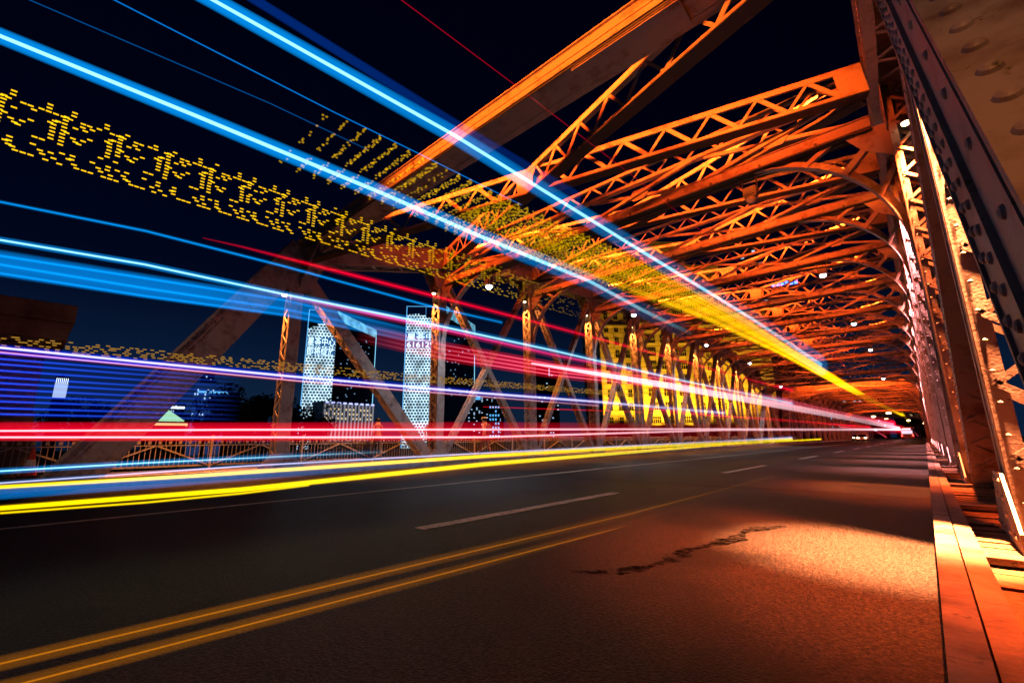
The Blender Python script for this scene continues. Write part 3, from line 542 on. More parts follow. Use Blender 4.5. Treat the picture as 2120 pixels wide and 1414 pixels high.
 ('bright lilac light trail under the dotted gold band', -4.5, [(-2.66, 0.66, 0.0081), (-0.16, 0.64, 0.0081), (0.6, 0.634, 0.0096), (1.72, 0.631, 0.0118), (3.05, 0.64, 0.0144), (4.33, 0.648, 0.017), (7.4, 0.696, 0.023), (14.74, 0.758, 0.0375)], [(-2.66, 0.66, 0.026), (-0.16, 0.64, 0.026), (0.6, 0.634, 0.0308), (1.72, 0.631, 0.0378), (3.05, 0.64, 0.0462), (4.33, 0.648, 0.0543), (7.4, 0.696, 0.0737), (14.74, 0.758, 0.1201)], 'lilac', 'deepblue', 1.3, 0.5, (6, 22)),
 ('lower bright pinkish trail running with the lilac one', -4.5, [(-2.66, 0.633, 0.0041), (-0.16, 0.61, 0.0041), (0.61, 0.603, 0.0048), (1.72, 0.593, 0.0059), (3.06, 0.594, 0.0072), (7.39, 0.622, 0.0115)], [(-2.66, 0.633, 0.013), (-0.16, 0.61, 0.013), (0.61, 0.603, 0.0154), (1.72, 0.593, 0.0189), (3.06, 0.594, 0.0231), (7.39, 0.622, 0.0368)], 'rosewhite', 'pink', 0.8, 0.2, (2, 14)),
 ('pale blue headlight trail low over the left lane', -5.5, [(-2.54, -0.269, 0.0067), (-0.04, -0.2, 0.0067), (0.86, -0.175, 0.008), (2.19, -0.155, 0.0098), (3.46, -0.137, 0.0116)], [(-2.54, -0.269, 0.027), (-0.04, -0.2, 0.027), (0.86, -0.175, 0.032), (2.19, -0.155, 0.0394), (3.46, -0.137, 0.0464)], 'ice', 'cyan', 1.2, 0.4, (0.5, 3.6)),
 ('white light trail skimming above the upper yellow one', -5.5, [(-2.53, -0.363, 0.0058), (-0.03, -0.293, 0.0058), (1.69, -0.245, 0.0078), (5.3, -0.206, 0.0121), (8.94, -0.178, 0.0164), (29.2, -0.018, 0.0404)], [(-2.53, -0.363, 0.0173), (-0.03, -0.293, 0.0173), (1.69, -0.245, 0.0235), (5.3, -0.206, 0.0363), (8.94, -0.178, 0.0492), (29.2, -0.018, 0.1212)], 'lilac', 'cyan', 0.9, 0.2, None),
 ('soft blue glow band lying under the upper yellow trail', -5.6, None, [(-2.51, -0.423, 0.0508), (-0.01, -0.382, 0.0508), (0.9, -0.367, 0.0602), (2.24, -0.334, 0.0741), (4.38, -0.304, 0.0576)], 'x', 'azure', 0, 0.4, (1, 5)),
 ('upper yellow light trail along the far kerb', -5.6, [(-2.52, -0.339, 0.0137), (-0.02, -0.329, 0.0137), (1.29, -0.324, 0.0173), (2.83, -0.302, 0.0216), (5.4, -0.258, 0.0287), (9.1, -0.224, 0.0389), (17.95, -0.182, 0.0507), (29.68, -0.099, 0.0479)], [(-2.52, -0.339, 0.0235), (-0.02, -0.329, 0.0235), (1.29, -0.324, 0.0297), (2.83, -0.302, 0.037), (5.4, -0.258, 0.0492), (9.1, -0.224, 0.0668), (17.95, -0.182, 0.0869), (29.68, -0.099, 0.0821)], 'lemon', 'yellow', 1.3, 0.4, None),
 ('lower and thicker yellow light trail along the left lane', -5.0, [(-2.5, -0.439, 0.0156), (0.0, -0.441, 0.0156), (1.56, -0.442, 0.0212), (4.82, -0.35, 0.0328), (16.01, -0.209, 0.0363), (35.08, -0.131, 0.0421)], [(-2.5, -0.439, 0.0243), (0.0, -0.441, 0.0243), (1.56, -0.442, 0.0329), (4.82, -0.35, 0.0511), (16.01, -0.209, 0.0565), (35.08, -0.131, 0.0655)], 'lemon', 'yellow', 1.3, 0.4, None),
 ('thin yellow-green trail just beneath the thicker yellow one', -5.0, [(-2.49, -0.438, 0.0069), (0.01, -0.475, 0.0069), (0.83, -0.487, 0.0082), (1.57, -0.478, 0.0094), (2.22, -0.451, 0.0104)], [(-2.49, -0.438, 0.0122), (0.01, -0.475, 0.0122), (0.83, -0.487, 0.0144), (1.57, -0.478, 0.0164), (2.22, -0.451, 0.0183)], 'lemon', 'yellow', 0.9, 0.2, None),
 ('left of the pair of glowing orange streaks standing for reflections on the near lane', -2.72, [(-0.6, -0.798, 0.00326), (0, -0.805, 0.0035), (1, -0.817, 0.0039000000000000003), (2, -0.828, 0.0043), (3.5, -0.846, 0.0049), (5, -0.863, 0.0055), (8, -0.863, 0.0067), (12, -0.863, 0.0083)], [(-0.6, -0.798, 0.0282), (0, -0.805, 0.03), (1, -0.817, 0.033), (2, -0.828, 0.036), (3.5, -0.846, 0.0405), (5, -0.863, 0.045), (8, -0.863, 0.054), (12, -0.863, 0.066)], 'amber', 'amber', 0.42, 0.13, (3, 14)),  # this pair: glowing strands in place of lamp reflections on the asphalt
 ('right of the pair of glowing orange streaks standing for reflections on the near lane', -2.5, [(-0.6, -0.81, 0.00326), (0, -0.821, 0.0035), (1, -0.839, 0.0039000000000000003), (2, -0.857, 0.0043), (3.5, -0.885, 0.0049), (5, -0.912, 0.0055), (8, -0.912, 0.0067), (12, -0.912, 0.0083)], [(-0.6, -0.81, 0.0282), (0, -0.821, 0.03), (1, -0.839, 0.033), (2, -0.857, 0.036), (3.5, -0.885, 0.0405), (5, -0.912, 0.045), (8, -0.912, 0.054), (12, -0.912, 0.066)], 'amber', 'amber', 0.42, 0.13, (3, 14)),
 ('zigzag end of the red trails where the road leaves the bridge', -4.0, [(36.17, 0.624, 0.0236), (52.18, 0.68, 0.0331), (57.53, 0.93, 0.0363), (81.01, -0.109, 0.05)], [(36.17, 0.624, 0.0788), (52.18, 0.68, 0.1103), (57.53, 0.93, 0.121), (81.01, -0.109, 0.1666)], 'rose', 'red', 1, 0.4, None),
 ('short red downstroke at the far end of the pink trail', -5.1, [(199.85, 2.361, 0.1212), (452.54, 6.259, 0.2712), (731.28, 13.468, 0.4372), (2321.79, 17.135, 1.3775)], [(199.85, 2.361, 0.4041), (452.54, 6.259, 0.904), (731.28, 13.468, 1.4572), (2321.79, 17.135, 4.5916)], 'rose', 'red', 1, 0.4, None),
 ('second short red downstroke near the far end of the bridge', -4.0, [(139.35, 1.546, 0.0847), (292.65, 2.916, 0.1756), (575.74, -2.399, 0.3419)], [(139.35, 1.546, 0.339), (292.65, 2.916, 0.7023), (575.74, -2.399, 1.3674)], 'rose', 'red', 1, 0.5, None),
 ('short golden downstroke at the far end of the gold lettering', -3.4, None, [(148.78, 5.547, 0.4233), (194.33, 4.719, 0.5482)], 'x', 'yellow', 0, 0.9, None),
]
# ================================================================= light trails
def pts3(X, l): return [(V((X, y, z)), (max(.004, r*.5), r)) for (y, z, r) in l]
def trail_obj(label, X, core, gl, cc_, gc, cs, gs, fade):
    n = 0
    if core and gl:
        r = empty('light_trail')
        b = MB(); b.tube(pts3(X, core), None, 8); b.build('bright_core', glow(cc_, cs*1.0, False, fade), r, True)
        b = MB(); b.tube(pts3(X-.0, gl), None, 12); b.build('soft_glow', glow(gc, gs*1.0, True, fade), r, True)
    else:
        b = MB(); b.tube(pts3(X, core or gl), None, 12); r = b.build('light_trail', glow(gc if gl else cc_, gs if gl else cs, True, fade), None, True)
    tag(r, label, 'light trail', 'light trails of passing traffic')
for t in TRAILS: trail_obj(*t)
GL = """....#....#......
....#....#......
...#....#####.##
...#...#......#.
..##..#...#..#..
.#.#......#.....
...#...#..#.#...
...#..#...#..#..
...#.#....#...#.
...#......#.....
...#....##......
................
..#..#..#...#...
..#..#...#...#..
.#...#.....#..#.
......###.###...""".split()
rr2 = random.Random(4); b = MB(); sp = .0265; y = -1.62; k = 0
while y < 7.2:
    zt = 2.24+(y if y < 1.6 else 1.6+(y-1.6)*1.4)*.022; 
    for r_, row in enumerate(GL):
        for c_, ch in enumerate(row):
            if ch == '#' and rr2.random() > .09:
                yy = y + c_*.0335+rr2.uniform(-.002, .002); z = zt - r_*sp
                if random.random() < max(0, (y-3.5)/5): continue
                b.obox((-4.0, yy, z), (.004, 0, 0), (0, .0135, .0003), (0, 0, .0033))
    y += .2836
gm = glow('yellow', 1.7, False, (1.0, 6.6))
o = b.build('led_sign_trail', gm)
tag(o, 'dotted gold lettering trail of a sign repeating itself across the upper left sky', 'light trail', 'light trails of passing traffic')
# the sign across the back of the bus, flashed at every step it moved
KN = [(0, 2.38), (1.4, 2.4), (3.4, 2.50), (6.5, 2.75), (11.8, 3.02), (20, 3.14), (37, 3.25), (54, 3.42), (154, 5.2)]
def zk(y):
    for (a, za), (b_, zb_) in zip(KN, KN[1:]):
        if y <= b_: return za+(zb_-za)*(y-a)/(b_-a)
    return KN[-1][1]
b = MB(); y = 1.20; k = 0; rr = random.Random(3)
pat = [[1 if rr.random() < .5 else 0 for _ in range(44)] for _ in range(7)]
while y < 46:
    for r_ in range(7):
        for c_ in range(44):
            if pat[r_][c_] and not (k % 9 == 8 and c_ % 3):
                nr = 2.2 if y < 2.1 else 3 if y < 3 else 7
                if r_ > nr or (y < 1.6 and rr.random() > (y-1.05)*1.7): continue
                f = .0055+y*.00016
                b.obox((-3.36+(c_-21.5)*.0212*max(.6, min(1, 1.25-y*.035)), y+rr.uniform(-.01, .01), zk(y)-(.02 if y < 3 else .06)+r_*.016), (f*1.2, 0, 0), (0, .007+.0006*y, 0), (0, 0, f*.62))
    y += .1418; k += 1
o = b.build('led_sign_trail', glow('yellow', .5, False, (10, 50)))
tag(o, 'dense band of gold sign dots running under the roof bracing to the far end', 'light trail', 'light trails of passing traffic')
for k in range(7):
    x = -3.66+k*.10
    b = MB(); b.tube([(V((x, y_, zk(y_)-.02)), (.02+.0010*y_, .012+.0013*y_)) for y_ in (9, 14, 20, 30, 45, 54, 90, 150)], None, 6)
    o = b.build('light_trail', glow('yellow', .42+.1*(k % 2), False), None, True)
    tag(o, '%s of the seven gold strands inside the dense gold band' % (['leftmost', 'second from left', 'third from left', 'middle', 'third from right', 'second from right', 'rightmost'][k]), 'light trail', 'light trails of passing traffic')
b = MB(); y = -1.6
while y < 9.5:
    zc = .685+ (y+.2)*.022 + (0 if y < 3 else (y-3)*.008)
    for r_ in range(6):
        if rr.random() < .62: b.obox((-4.6, y+rr.uniform(0, .03), zc-.028+r_*.0155), (.003, 0, 0), (0, .012, 0), (0, 0, .0034))
    y += .034
o = b.build('led_sign_trail', emit('dim_gold_led', (1, .5, .06), .42, False))
tag(o, 'narrow lace-like band of dim gold dots above the lilac trail', 'light trail', 'light trails of passing traffic')
# ================================================================= walkway railing, pylon, people
railm = mat('railing_paint', (.32, .29, .27), .5, 0, ((.15, .11, .08), .52, .75), .2, 30, 6)
rp = None
def ORDN(k):
    u = ['', 'first', 'second', 'third', 'fourth', 'fifth', 'sixth', 'seventh', 'eighth', 'ninth', 'tenth', 'eleventh', 'twelfth', 'thirteenth', 'fourteenth', 'fifteenth', 'sixteenth', 'seventeenth', 'eighteenth', 'nineteenth']
    return u[k] if k < 20 else ('twentieth' if k == 20 else 'thirtieth' if k == 30 else ('twenty-' if k < 30 else 'thirty-')+u[k % 10])
for k in range(34):
    L = 2.865
    if rp is None:
        rp = empty('railing_panel')
        b = MB()
        b.box(-.03, .03, 0, L-.06, .88, .94); b.box(-.022, .022, 0, L-.06, .08, .13); b.box(-.018, .018, 0, L-.06, .70, .73)
        b.build('handrail', railm, rp)
        b = MB()
        for i in range(23): y = .06+i*(L-.18)/22; b.box(-.008, .008, y, y+.018, .13, .70)
        for i in range(11): y = .12+i*.25; b.box(-.008, .008, y, y+.02, .73, .88); b.box(-.009, .009, y+.08, y+.16, .76, .85)
        b.build('balusters', railm, rp)
        b = MB(); b.beam((0.03, .05, .13), (0.03, L/2-.05, .7), .04, .05, (1, 0, 0)); b.beam((0.03, L/2+.0, .7), (0.03, L-.12, .13), .04, .05, (1, 0, 0)); b.build('diagonal_brace', railm, rp)
        b = MB(); b.box(-.045, .045, -.075, -.005, 0, 1.0); b.box(-.055, .055, -.085, .005, 1.0, 1.03); b.build('post', railm, rp)
        r = rp
    else: r = copy_tree(rp)
    r.location = (-17.0, -1.4+k*L, RZ+.13)
    tag(r, '%s grey railing panel of the left walkway counted from the stone pylon' % ORDN(k+1), 'railing', 'railing panels of the left walkway')
stone = mat('stained_masonry', (.20, .15, .12), .85, 0, ((.08, .06, .05), .42, .66), .6, 8, .9)
py = empty('stone_pylon', (-17.6, -1.8, RZ))
tag(py, 'stained stone pylon with a stepped cap at the left edge beyond the railing', 'pylon')
b = MB(); b.box(-1.6, .45, -3, 2.15, 0, 1.2); b.box(-1.5, .35, -2.9, 2.05, 1.2, 1.75); b.box(-1.45, .3, -2.85, 2.0, 1.77, 2.9); b.box(-1.45, .3, -2.85, 2.0, 2.92, 3.55); b.build('shaft', stone, py)
b = MB(); b.box(-1.62, .5, -3.05, 2.22, 3.56, 3.68); b.box(-1.72, .6, -3.1, .4, 3.69, 4.16); b.box(-1.72, .6, .42, 2.35, 3.69, 4.16); b.box(-1.84, .72, -3.2, .9, 4.18, 4.66); b.box(-1.84, .72, .92, 2.42, 4.18, 4.66); b.build('cap', stone, py)
# traffic cone
cn = empty('traffic_cone', (-16.4, .35, RZ+.13)); tag(cn, 'red and white traffic cone on the walkway by the stone pylon', 'cone')
b = MB(); b.box(-.2, .2, -.2, .2, 0, .04); b.build('base', BLACK, cn)
b = MB(); b.tube([(V((0, 0, .04)), .15), (V((0, 0, .28)), .10)], None, 14); b.tube([(V((0, 0, .42)), .075), (V((0, 0, .72)), .022)], None, 14); b.build('cone_body', mat('cone_red', (.5, .05, .03), .5), cn)
b = MB(); b.tube([(V((0, 0, .281)), .10), (V((0, 0, .419)), .075)], None, 14); b.build('white_band', mat('cone_white', (.7, .7, .7), .4), cn)
# people: one skinned body each
skin = mat('skin', (.32, .18, .12), .6); hairm = mat('hair', (.012, .01, .009), .5)
def person(loc, rz, label, top, legs, pose, hat=None, pack=True, long_hair=False, h=1.0):
    root = empty('person', loc, rz); root.scale = (h, h, h); tag(root, label, 'person')
    # x = right, y = facing forward
    J = dict(pel=(0, 0, .95), chest=(0, .0, 1.25), neck=(0, .0, 1.47), head=(0, .02, 1.60), crown=(0, .02, 1.70),
             shl=(-.18, 0, 1.41), shr=(.18, 0, 1.41), hipl=(-.09, 0, .90), hipr=(.09, 0, .90))
    J.update(pose)
    E = [('pel', 'chest'), ('chest', 'neck'), ('neck', 'head'), ('head', 'crown'), ('neck', 'shl'), ('neck', 'shr'), ('shl', 'ell'), ('ell', 'hal'), ('hal', 'fil'), ('shr', 'elr'), ('elr', 'har'), ('har', 'fir'),
         ('pel', 'hipl'), ('pel', 'hipr'), ('hipl', 'knl'), ('knl', 'anl'), ('anl', 'tol'), ('hipr', 'knr'), ('knr', 'anr'), ('anr', 'tor')]
    Rr = dict(pel=.125, chest=.14, neck=.058, head=.095, crown=.075, shl=.065, shr=.065, ell=.042, elr=.042, hal=.03, har=.03, fil=.022, fir=.022, hipl=.095, hipr=.095, knl=.06, knr=.06, anl=.042, anr=.042, tol=.038, tor=.038)
    names = list(Rr); me = bpy.data.meshes.new('body'); me.from_pydata([J[n_] for n_ in names], [(names.index(a), names.index(c)) for a, c in E], [])
    o = bpy.data.objects.new('body', me); COL.objects.link(o); o.parent = root
    md = o.modifiers.new('skin', 'SKIN'); md.use_smooth_shade = True
    for i, n_ in enumerate(names):
        sv = me.skin_vertices[0].data[i]; sv.radius = (Rr[n_], Rr[n_]*(.75 if n_ in ('pel', 'chest') else 1)); sv.use_root = n_ == 'pel'
    s2 = o.modifiers.new('sub', 'SUBSURF'); s2.levels = 2; s2.render_levels = 2
    # cloth colours by height (object space): trousers, top, skin
    m = bpy.data.materials.new('clothed_body'); m.use_nodes = True; nn = m.node_tree; bs = nn.nodes['Principled BSDF']; bs.inputs['Roughness'].default_value = .8
    tc = nn.nodes.new('ShaderNodeTexCoord'); sp = nn.nodes.new('ShaderNodeSeparateXYZ'); nn.links.new(tc.outputs['Object'], sp.inputs[0])
    mr = nn.nodes.new('ShaderNodeMath'); mr.operation = 'DIVIDE'; mr.inputs[1].default_value = 2; nn.links.new(sp.outputs[2], mr.inputs[0])
    cr = nn.nodes.new('ShaderNodeValToRGB'); cr.color_ramp.interpolation = 'CONSTANT'; e = cr.color_ramp.elements
    e[0].position = 0; e[0].color = (.03, .03, .03, 1); e[1].position = .04; e[1].color = (*legs, 1)
    x = e.new(.48); x.color = (*top, 1); x = e.new(.735); x.color = (.32, .18, .12, 1)
    nn.links.new(mr.outputs[0], cr.inputs[0]); nn.links.new(cr.outputs[0], bs.inputs['Base Color']); me.materials.append(m)
    # face
    hx, hy, hz = J['head']; b = MB(); b.prism([(hx-.014, hy+.085, hz-.02), (hx+.014, hy+.085, hz-.02), (hx, hy+.085, hz+.03)], (0, 1, 0), .03); b.build('nose', skin, root)
    for s in (-1, 1):
        b = MB(); b.rivet((hx+s*.034, hy+.085, hz+.022), (0, 1, 0), .012, 8); b.build('eye', hairm, root)
    b = MB(); b.box(hx-.025, hx+.025, hy+.08, hy+.093, hz-.052, hz-.043); b.build('mouth', mat('lips', (.25, .06, .05), .5), root)
    # hair cap
    b = MB(); seg = 14
    for i in range(6):
        pass
    pts = []
    b.tube([(V((hx, hy-.015, hz+.01 - (.22 if long_hair else .0))), (.085, .08)), (V((hx, hy-.02, hz+.05)), (.108, .104)), (V((hx, hy-.015, hz+.11)), (.10, .098)), (V((hx, hy-.01, hz+.15)), (.06, .06)), (V((hx, hy-.01, hz+.165)), (.02, .02))], None, 16)
    for v in b.v:
        if v.z < hz+.07 and v.y > hy+.02: v.y = hy+.02+(v.y-hy-.02)*.1; v.z = max(v.z, hz+.0)
    b.build('hair', hairm, root, True)
    if hat:
        b = MB(); b.tube([(V((hx, hy, hz+.085)), .115), (V((hx, hy, hz+.14)), .10), (V((hx, hy, hz+.175)), .045)], None, 16); b.tube([(V((hx, hy+.06, hz+.085)), .10), (V((hx, hy+.09, hz+.078)), .11)], None, 16); b.build('cap', mat('cap_cloth', hat, .8), root, True)
    if pack:
        cx, cy, cz = J['chest']
        b = MB(); b.tube([(V((0, cy-.2, 1.0)), (.13, .08)), (V((0, cy-.21, 1.08)), (.16, .10)), (V((0, cy-.2, 1.34)), (.15, .09)), (V((0, cy-.18, 1.44)), (.09, .05))], None, 12); b.build('backpack', mat('backpack_cloth', (.02, .02, .025), .8), root, True)
        for s in (-1, 1):
            b = MB(); p = [V((s*.12, cy-.12, 1.42)), V((s*.12, cy, 1.475)), V((s*.115, cy+.12, 1.38)), V((s*.12, cy+.135, 1.2)), V((s*.14, cy-.06, 1.05))]
            for a, c in zip(p, p[1:]): b.beam(a, c, .045, .015, (0, 1, .3))
            b.build('strap', mat('backpack_cloth', (.02, .02, .025), .8), root)
    return root
stand = dict(ell=(-.25, .02, 1.16), hal=(-.26, .12, .94), fil=(-.25, .17, .85), elr=(.25, .02, 1.16), har=(.22, .16, .96), fir=(.2, .22, .9), knl=(-.10, .03, .50), anl=(-.11, 0, .08), tol=(-.12, .14, .04), knr=(.10, .03, .50), anr=(.11, 0, .08), tor=(.13, .14, .04))
walk = dict(chest=(0, .04, 1.25), neck=(0, .07, 1.46), head=(0, .10, 1.59), crown=(0, .09, 1.69), shl=(-.18, .06, 1.40), shr=(.18, .06, 1.40), ell=(-.23, -.08, 1.16), hal=(-.24, -.02, .93), fil=(-.24, .02, .85), elr=(.23, .17, 1.17), har=(.22, .32, 1.0), fir=(.21, .38, .95),
            knl=(-.10, .20, .52), anl=(-.10, .28, .10), tol=(-.11, .41, .08), knr=(.10, -.04, .50), anr=(.10, -.24, .14), tor=(.11, -.15, .04))
person((-16.0, 12.25, RZ+.13), R(-125), 'person in a pale shirt with dark backpack straps standing behind the second left post', (.5, .42, .38), (.08, .07, .07), stand)
person((-15.1, 14.75, RZ+.13), R(95), 'person in an orange top walking with a dark backpack beyond the second left post', (.42, .2, .12), (.14, .05, .04), walk, hat=(.25, .2, .12), h=1.05)
person((-16.4, 9.9, RZ+.13), R(80), 'person in dark clothes partly hidden by the wide riveted diagonal', (.09, .08, .08), (.05, .05, .06), walk, pack=False, h=.98)

# ================================================================= the city
def az(a, r, z=0): return V((r*math.sin(R(a)), r*math.cos(R(a)), z))
def el(e, r): return r*math.tan(R(e))
G = -8.0
def led_mat(name, col, st, sx, sz, mort=.17):
    """a lit media facade: brick-like grid of LED tubes, dark panes between"""
    m = bpy.data.materials.new(name); m.use_nodes = True; n = m.node_tree; n.nodes.clear()
    o = n.nodes.new('ShaderNodeOutputMaterial'); tc = n.nodes.new('ShaderNodeTexCoord'); mp = n.nodes.new('ShaderNodeMapping'); br = n.nodes.new('ShaderNodeTexBrick')
    mp.inputs['Rotation'].default_value = (R(90), 0, 0)
    n.links.new(tc.outputs['Object'], mp.inputs[0]); n.links.new(mp.outputs[0], br.inputs[0])
    br.inputs['Scale'].default_value = 1; br.inputs['Brick Width'].default_value = sx; br.inputs['Row Height'].default_value = sz; br.inputs['Mortar Size'].default_value = mort; br.inputs['Mortar Smooth'].default_value = .1
    nz = n.nodes.new('ShaderNodeTexNoise'); nz.inputs['Scale'].default_value = .09; n.links.new(tc.outputs['Object'], nz.inputs[0])
    br.inputs['Color1'].default_value = (.004, .02, .05, 1); br.inputs['Color2'].default_value = (.01, .06, .12, 1); br.inputs['Mortar'].default_value = (*col, 1)
    mr = n.nodes.new('ShaderNodeMapRange'); mr.inputs[1].default_value = .35; mr.inputs[2].default_value = .65; mr.inputs[3].default_value = st*.45; mr.inputs[4].default_value = st*1.25; n.links.new(nz.outputs['Fac'], mr.inputs[0])
    e = n.nodes.new('ShaderNodeEmission'); n.links.new(br.outputs[0], e.inputs[0]); n.links.new(mr.outputs[0], e.inputs[1]); n.links.new(e.outputs[0], o.inputs[0])
    m.cycles.emission_sampling = 'NONE'; return m
glassd = mat('dark_tower_glass', (.012, .02, .035), .25)
def facade_frame(name, a, bb):
    """Empty at a (bottom), x axis along a->bb"""
    d = bb-a; return empty(name, a, math.atan2(d.y, d.x)), d.length
def text_mesh(s, size, name, m, parent, loc, bold=.0):
    c = bpy.data.curves.new(name, 'FONT'); c.body = s; c.size = size; c.offset = bold; c.extrude = .05; c.align_x = 'LEFT'
    t = bpy.data.objects.new('tmp', c); COL.objects.link(t); bpy.context.view_layer.update()
    me = bpy.data.meshes.new_from_object(t.evaluated_get(bpy.context.evaluated_depsgraph_get())); bpy.data.objects.remove(t); bpy.data.curves.remove(c)
    me.materials.clear(); me.materials.append(m)
    for p in me.polygons: p.material_index = 0
    o = bpy.data.objects.new(name, me); COL.objects.link(o); o.parent = parent; o.location = loc; o.rotation_euler = (R(90), 0, 0); return o
LEDW = emit('tower_led', (.6, .88, 1), 1.7, False); LEDB = emit('tower_led_blue', (.12, .5, 1), 1.0, False)
def media_tower(label, A, B, C, hA, hframe, steps, lines, cell, hroofC, txtz, tw):
    """B left end of the lit face, A the near corner, C far end of the dark face"""
    rt, Wd = facade_frame('media_tower', V((B.x, B.y, G)), V((A.x, A.y, G)))
    inv = Matrix.Rotation(-rt.rotation_euler.z, 3, 'Z')
    c = inv @ (V((C.x, C.y, G))-rt.location); bb = V((0, 0, 0)); aa = V((Wd, 0, 0)); dd = c-aa
    tag(rt, label, 'tower')
    H = hA-G
    b = MB(); b.prism([aa+V((0, .6, 0)), c, c+(bb-aa), bb+V((0, .6, 0))], (0, 0, 1), H-1); b.build('tower_block', glassd, rt)
    # lit face with stepped top
    pts = [(0, 0, 0), (Wd, 0, 0), (Wd, 0, H)]; n_ = len(steps)
    for i, s in enumerate(steps):
        x1 = Wd-Wd*i/n_; x0 = Wd-Wd*(i+1)/n_; pts += [(x1, 0, H-s), (x0, 0, H-s)]
    b = MB(); b.prism([V(p) for p in pts], (0, 1, 0), .5); b.build('lit_facade', led_mat('media_facade', (.6, .86, 1), 1.35, *cell), rt)
    b = MB(); b.box(-.5, .4, -.3, .3, 0, hframe-G); b.box(-.5, Wd, -.3, .3, hframe-G-.6, hframe-G); b.box(Wd*.5, Wd*.5+.3, 0, .3, H-4, hframe-G); b.build('roof_frame', LEDB, rt)
    for k, s in enumerate(lines):
        z = txtz[k]-G
        b = MB(); b.box(Wd*.02, Wd*.99, -.5, -.1, z-tw*.10, z+tw*.86); b.build('sign_panel', emit('sign_panel_blue', (.015, .10, .30), 1, False), rt)
        t = text_mesh(s, tw, 'sign_text', LEDW, rt, (Wd*.03, -.7, z), tw*.012)
        t.scale.x = Wd*.94/max(.1, t.dimensions.x)
    # roof screen and edge light of the dark side
    hz = hframe-G
    b = MB(); b.prism([aa+V((0, 0, H-2)), c+V((0, 0, H-2)), c+V((0, 0, hroofC-G)), aa+V((0, 0, hroofC-G))], dd.cross(V((0, 0, 1))), .5)
    m = led_mat('roof_screen', (.25, .75, 1), 1.1, .9, 60, .25); b.build('roof_screen', m, rt)
    b = MB(); b.box(c.x-.5, c.x+.5, c.y-.6, c.y+.4, 0, hroofC-G-3); b.build('edge_light', emit('edge_led', (.25, .7, 1), 1.3, False), rt)
    wn = None; rd = random.Random(int(Wd)); u = dd.normalized(); nm = u.cross(V((0, 0, 1)))
    for k in range(40):
        t = rd.uniform(.05, .95); z = rd.uniform(H*.35, H*.93)
        if wn is None:
            b = MB(); b.obox((0, 0, 0), u*1.1, nm*.4, (0, 0, .7)); wn = o = b.build('lit_window', emit('tower_room_light', (.3, .55, .9), .45, False), rt)
        else: o = wn.copy(); COL.objects.link(o); o.parent = rt
        o.location = aa+dd*t+V((0, 0, z))
    return rt
A = az(-64.45, 600); B = az(-67.7, 604); C = az(-59.75, 690)
media_tower('shorter glowing media tower with two rows of lit characters, left of the wide riveted diagonal', A, B, C, el(14.6, 600), el(15.5, 600), (0, 1.5, 5, 8, 12, 14), ('星荟中心', '即将绽放'), (3.9, 3.7, .62), el(15.5, 600)+0, (el(11.35, 600), el(10.2, 600)), 11.5)
A = az(-51.2, 560); B = az(-56.1, 566); C = az(-47.2, 660)
media_tower('taller glowing media tower with characters and digits, seen against the second left post', A, B, C, el(16.0, 560), el(16.95, 560), (6, 4, 5, 2, 0, 1), ('星荟中心', '61612999'), (3.8, 3.6, .6), el(17.1, 560), (el(12.75, 560), el(11.75, 560)), 9.5)

WL = emit('lit_window_cool', (.45, .7, 1), 1.0, False); WY = emit('lit_window_warm', (1, .75, .4), .9, False); WD = mat('dark_window', (.01, .012, .015), .2)
def block(label, a0, a1, r, top, wallm, nx, nz, wm, frac, zlo=1.5, depth=18, name='city_building', crown=None, wsize=(.55, .5), seed=1, wh=None):
    P0 = az(a0, r, G); P1 = az(a1, r, G); rt, Wd = facade_frame(name, P0, P1); H = top-G; tag(rt, label, 'building')
    rd = random.Random(seed)
    b = MB(); b.box(0, Wd, 0, depth, 0, H); b.box(-.4, Wd+.4, -.4, depth+.4, H-.02, H+1.2); b.box(Wd*.3, Wd*.6, depth*.2, depth*.8, H+1.2, H+4); b.build('walls', wallm, rt)
    dx = Wd/nx; z0 = zlo-G; dz = (H-z0)/nz; w_, h_ = dx*wsize[0], dz*wsize[1]
    b = MB(); b.box(-w_/2, w_/2, -.12, .1, -h_/2, h_/2); first = None
    for i in range(nx):
        for k in range(nz):
            if rd.random() > frac: continue
            if first is None: first = b.build('window', wm, rt); o = first
            else: o = first.copy(); COL.objects.link(o); o.parent = rt
            o.location = (dx*(i+.5), -.05, z0+dz*(k+.5))
    if crown: b = MB(); b.box(Wd*crown[0], Wd*crown[1], -.5, -.2, H-crown[2], H-crown[2]+crown[3]); b.build('lit_crown', crown[4], rt)
    return rt
wallb = mat('pale_night_wall', (.14, .16, .2), .8); walld = mat('dark_night_wall', (.03, .035, .05), .8); wallw = mat('white_plaster', (.5, .5, .52), .8)
BLU = emit('blue_neon', (.05, .12, 1), 7, False); BW = emit('bright_white_band', (.7, .85, 1), 2.0, False)
block('small far tower with a bright white crown, right of the low end post', -79.9, -78.6, 420, el(3.9, 420), walld, 8, 14, WL, .22, crown=(0, 1, 3, 1.6, BW), seed=3)
block('pale blue slab building with a row of arches under its roof, behind the trees', -78.0, -74.9, 380, el(6.1, 380), mat('blue_lit_wall', (.05, .12, .25), .8), 14, 14, WL, .14, seed=5, crown=(.1, 1, 6, 1.4, LEDB))
block('narrow blue tower standing behind the pale blue slab', -77.6, -76.4, 460, el(7.4, 460), mat('blue_lit_wall', (.05, .12, .25), .8), 6, 22, WL, .1, seed=8)
tw_ = block('slender white glowing tower next to the stone pylon', -88.35, -87.5, 520, el(5.9, 520), walld, 7, 4, BW, 1, zlo=el(4.6, 520), wsize=(.35, .96), seed=2, crown=(0, 1, 16, 12, emit('tower_crown', (.5, .65, 1), .8, False)))
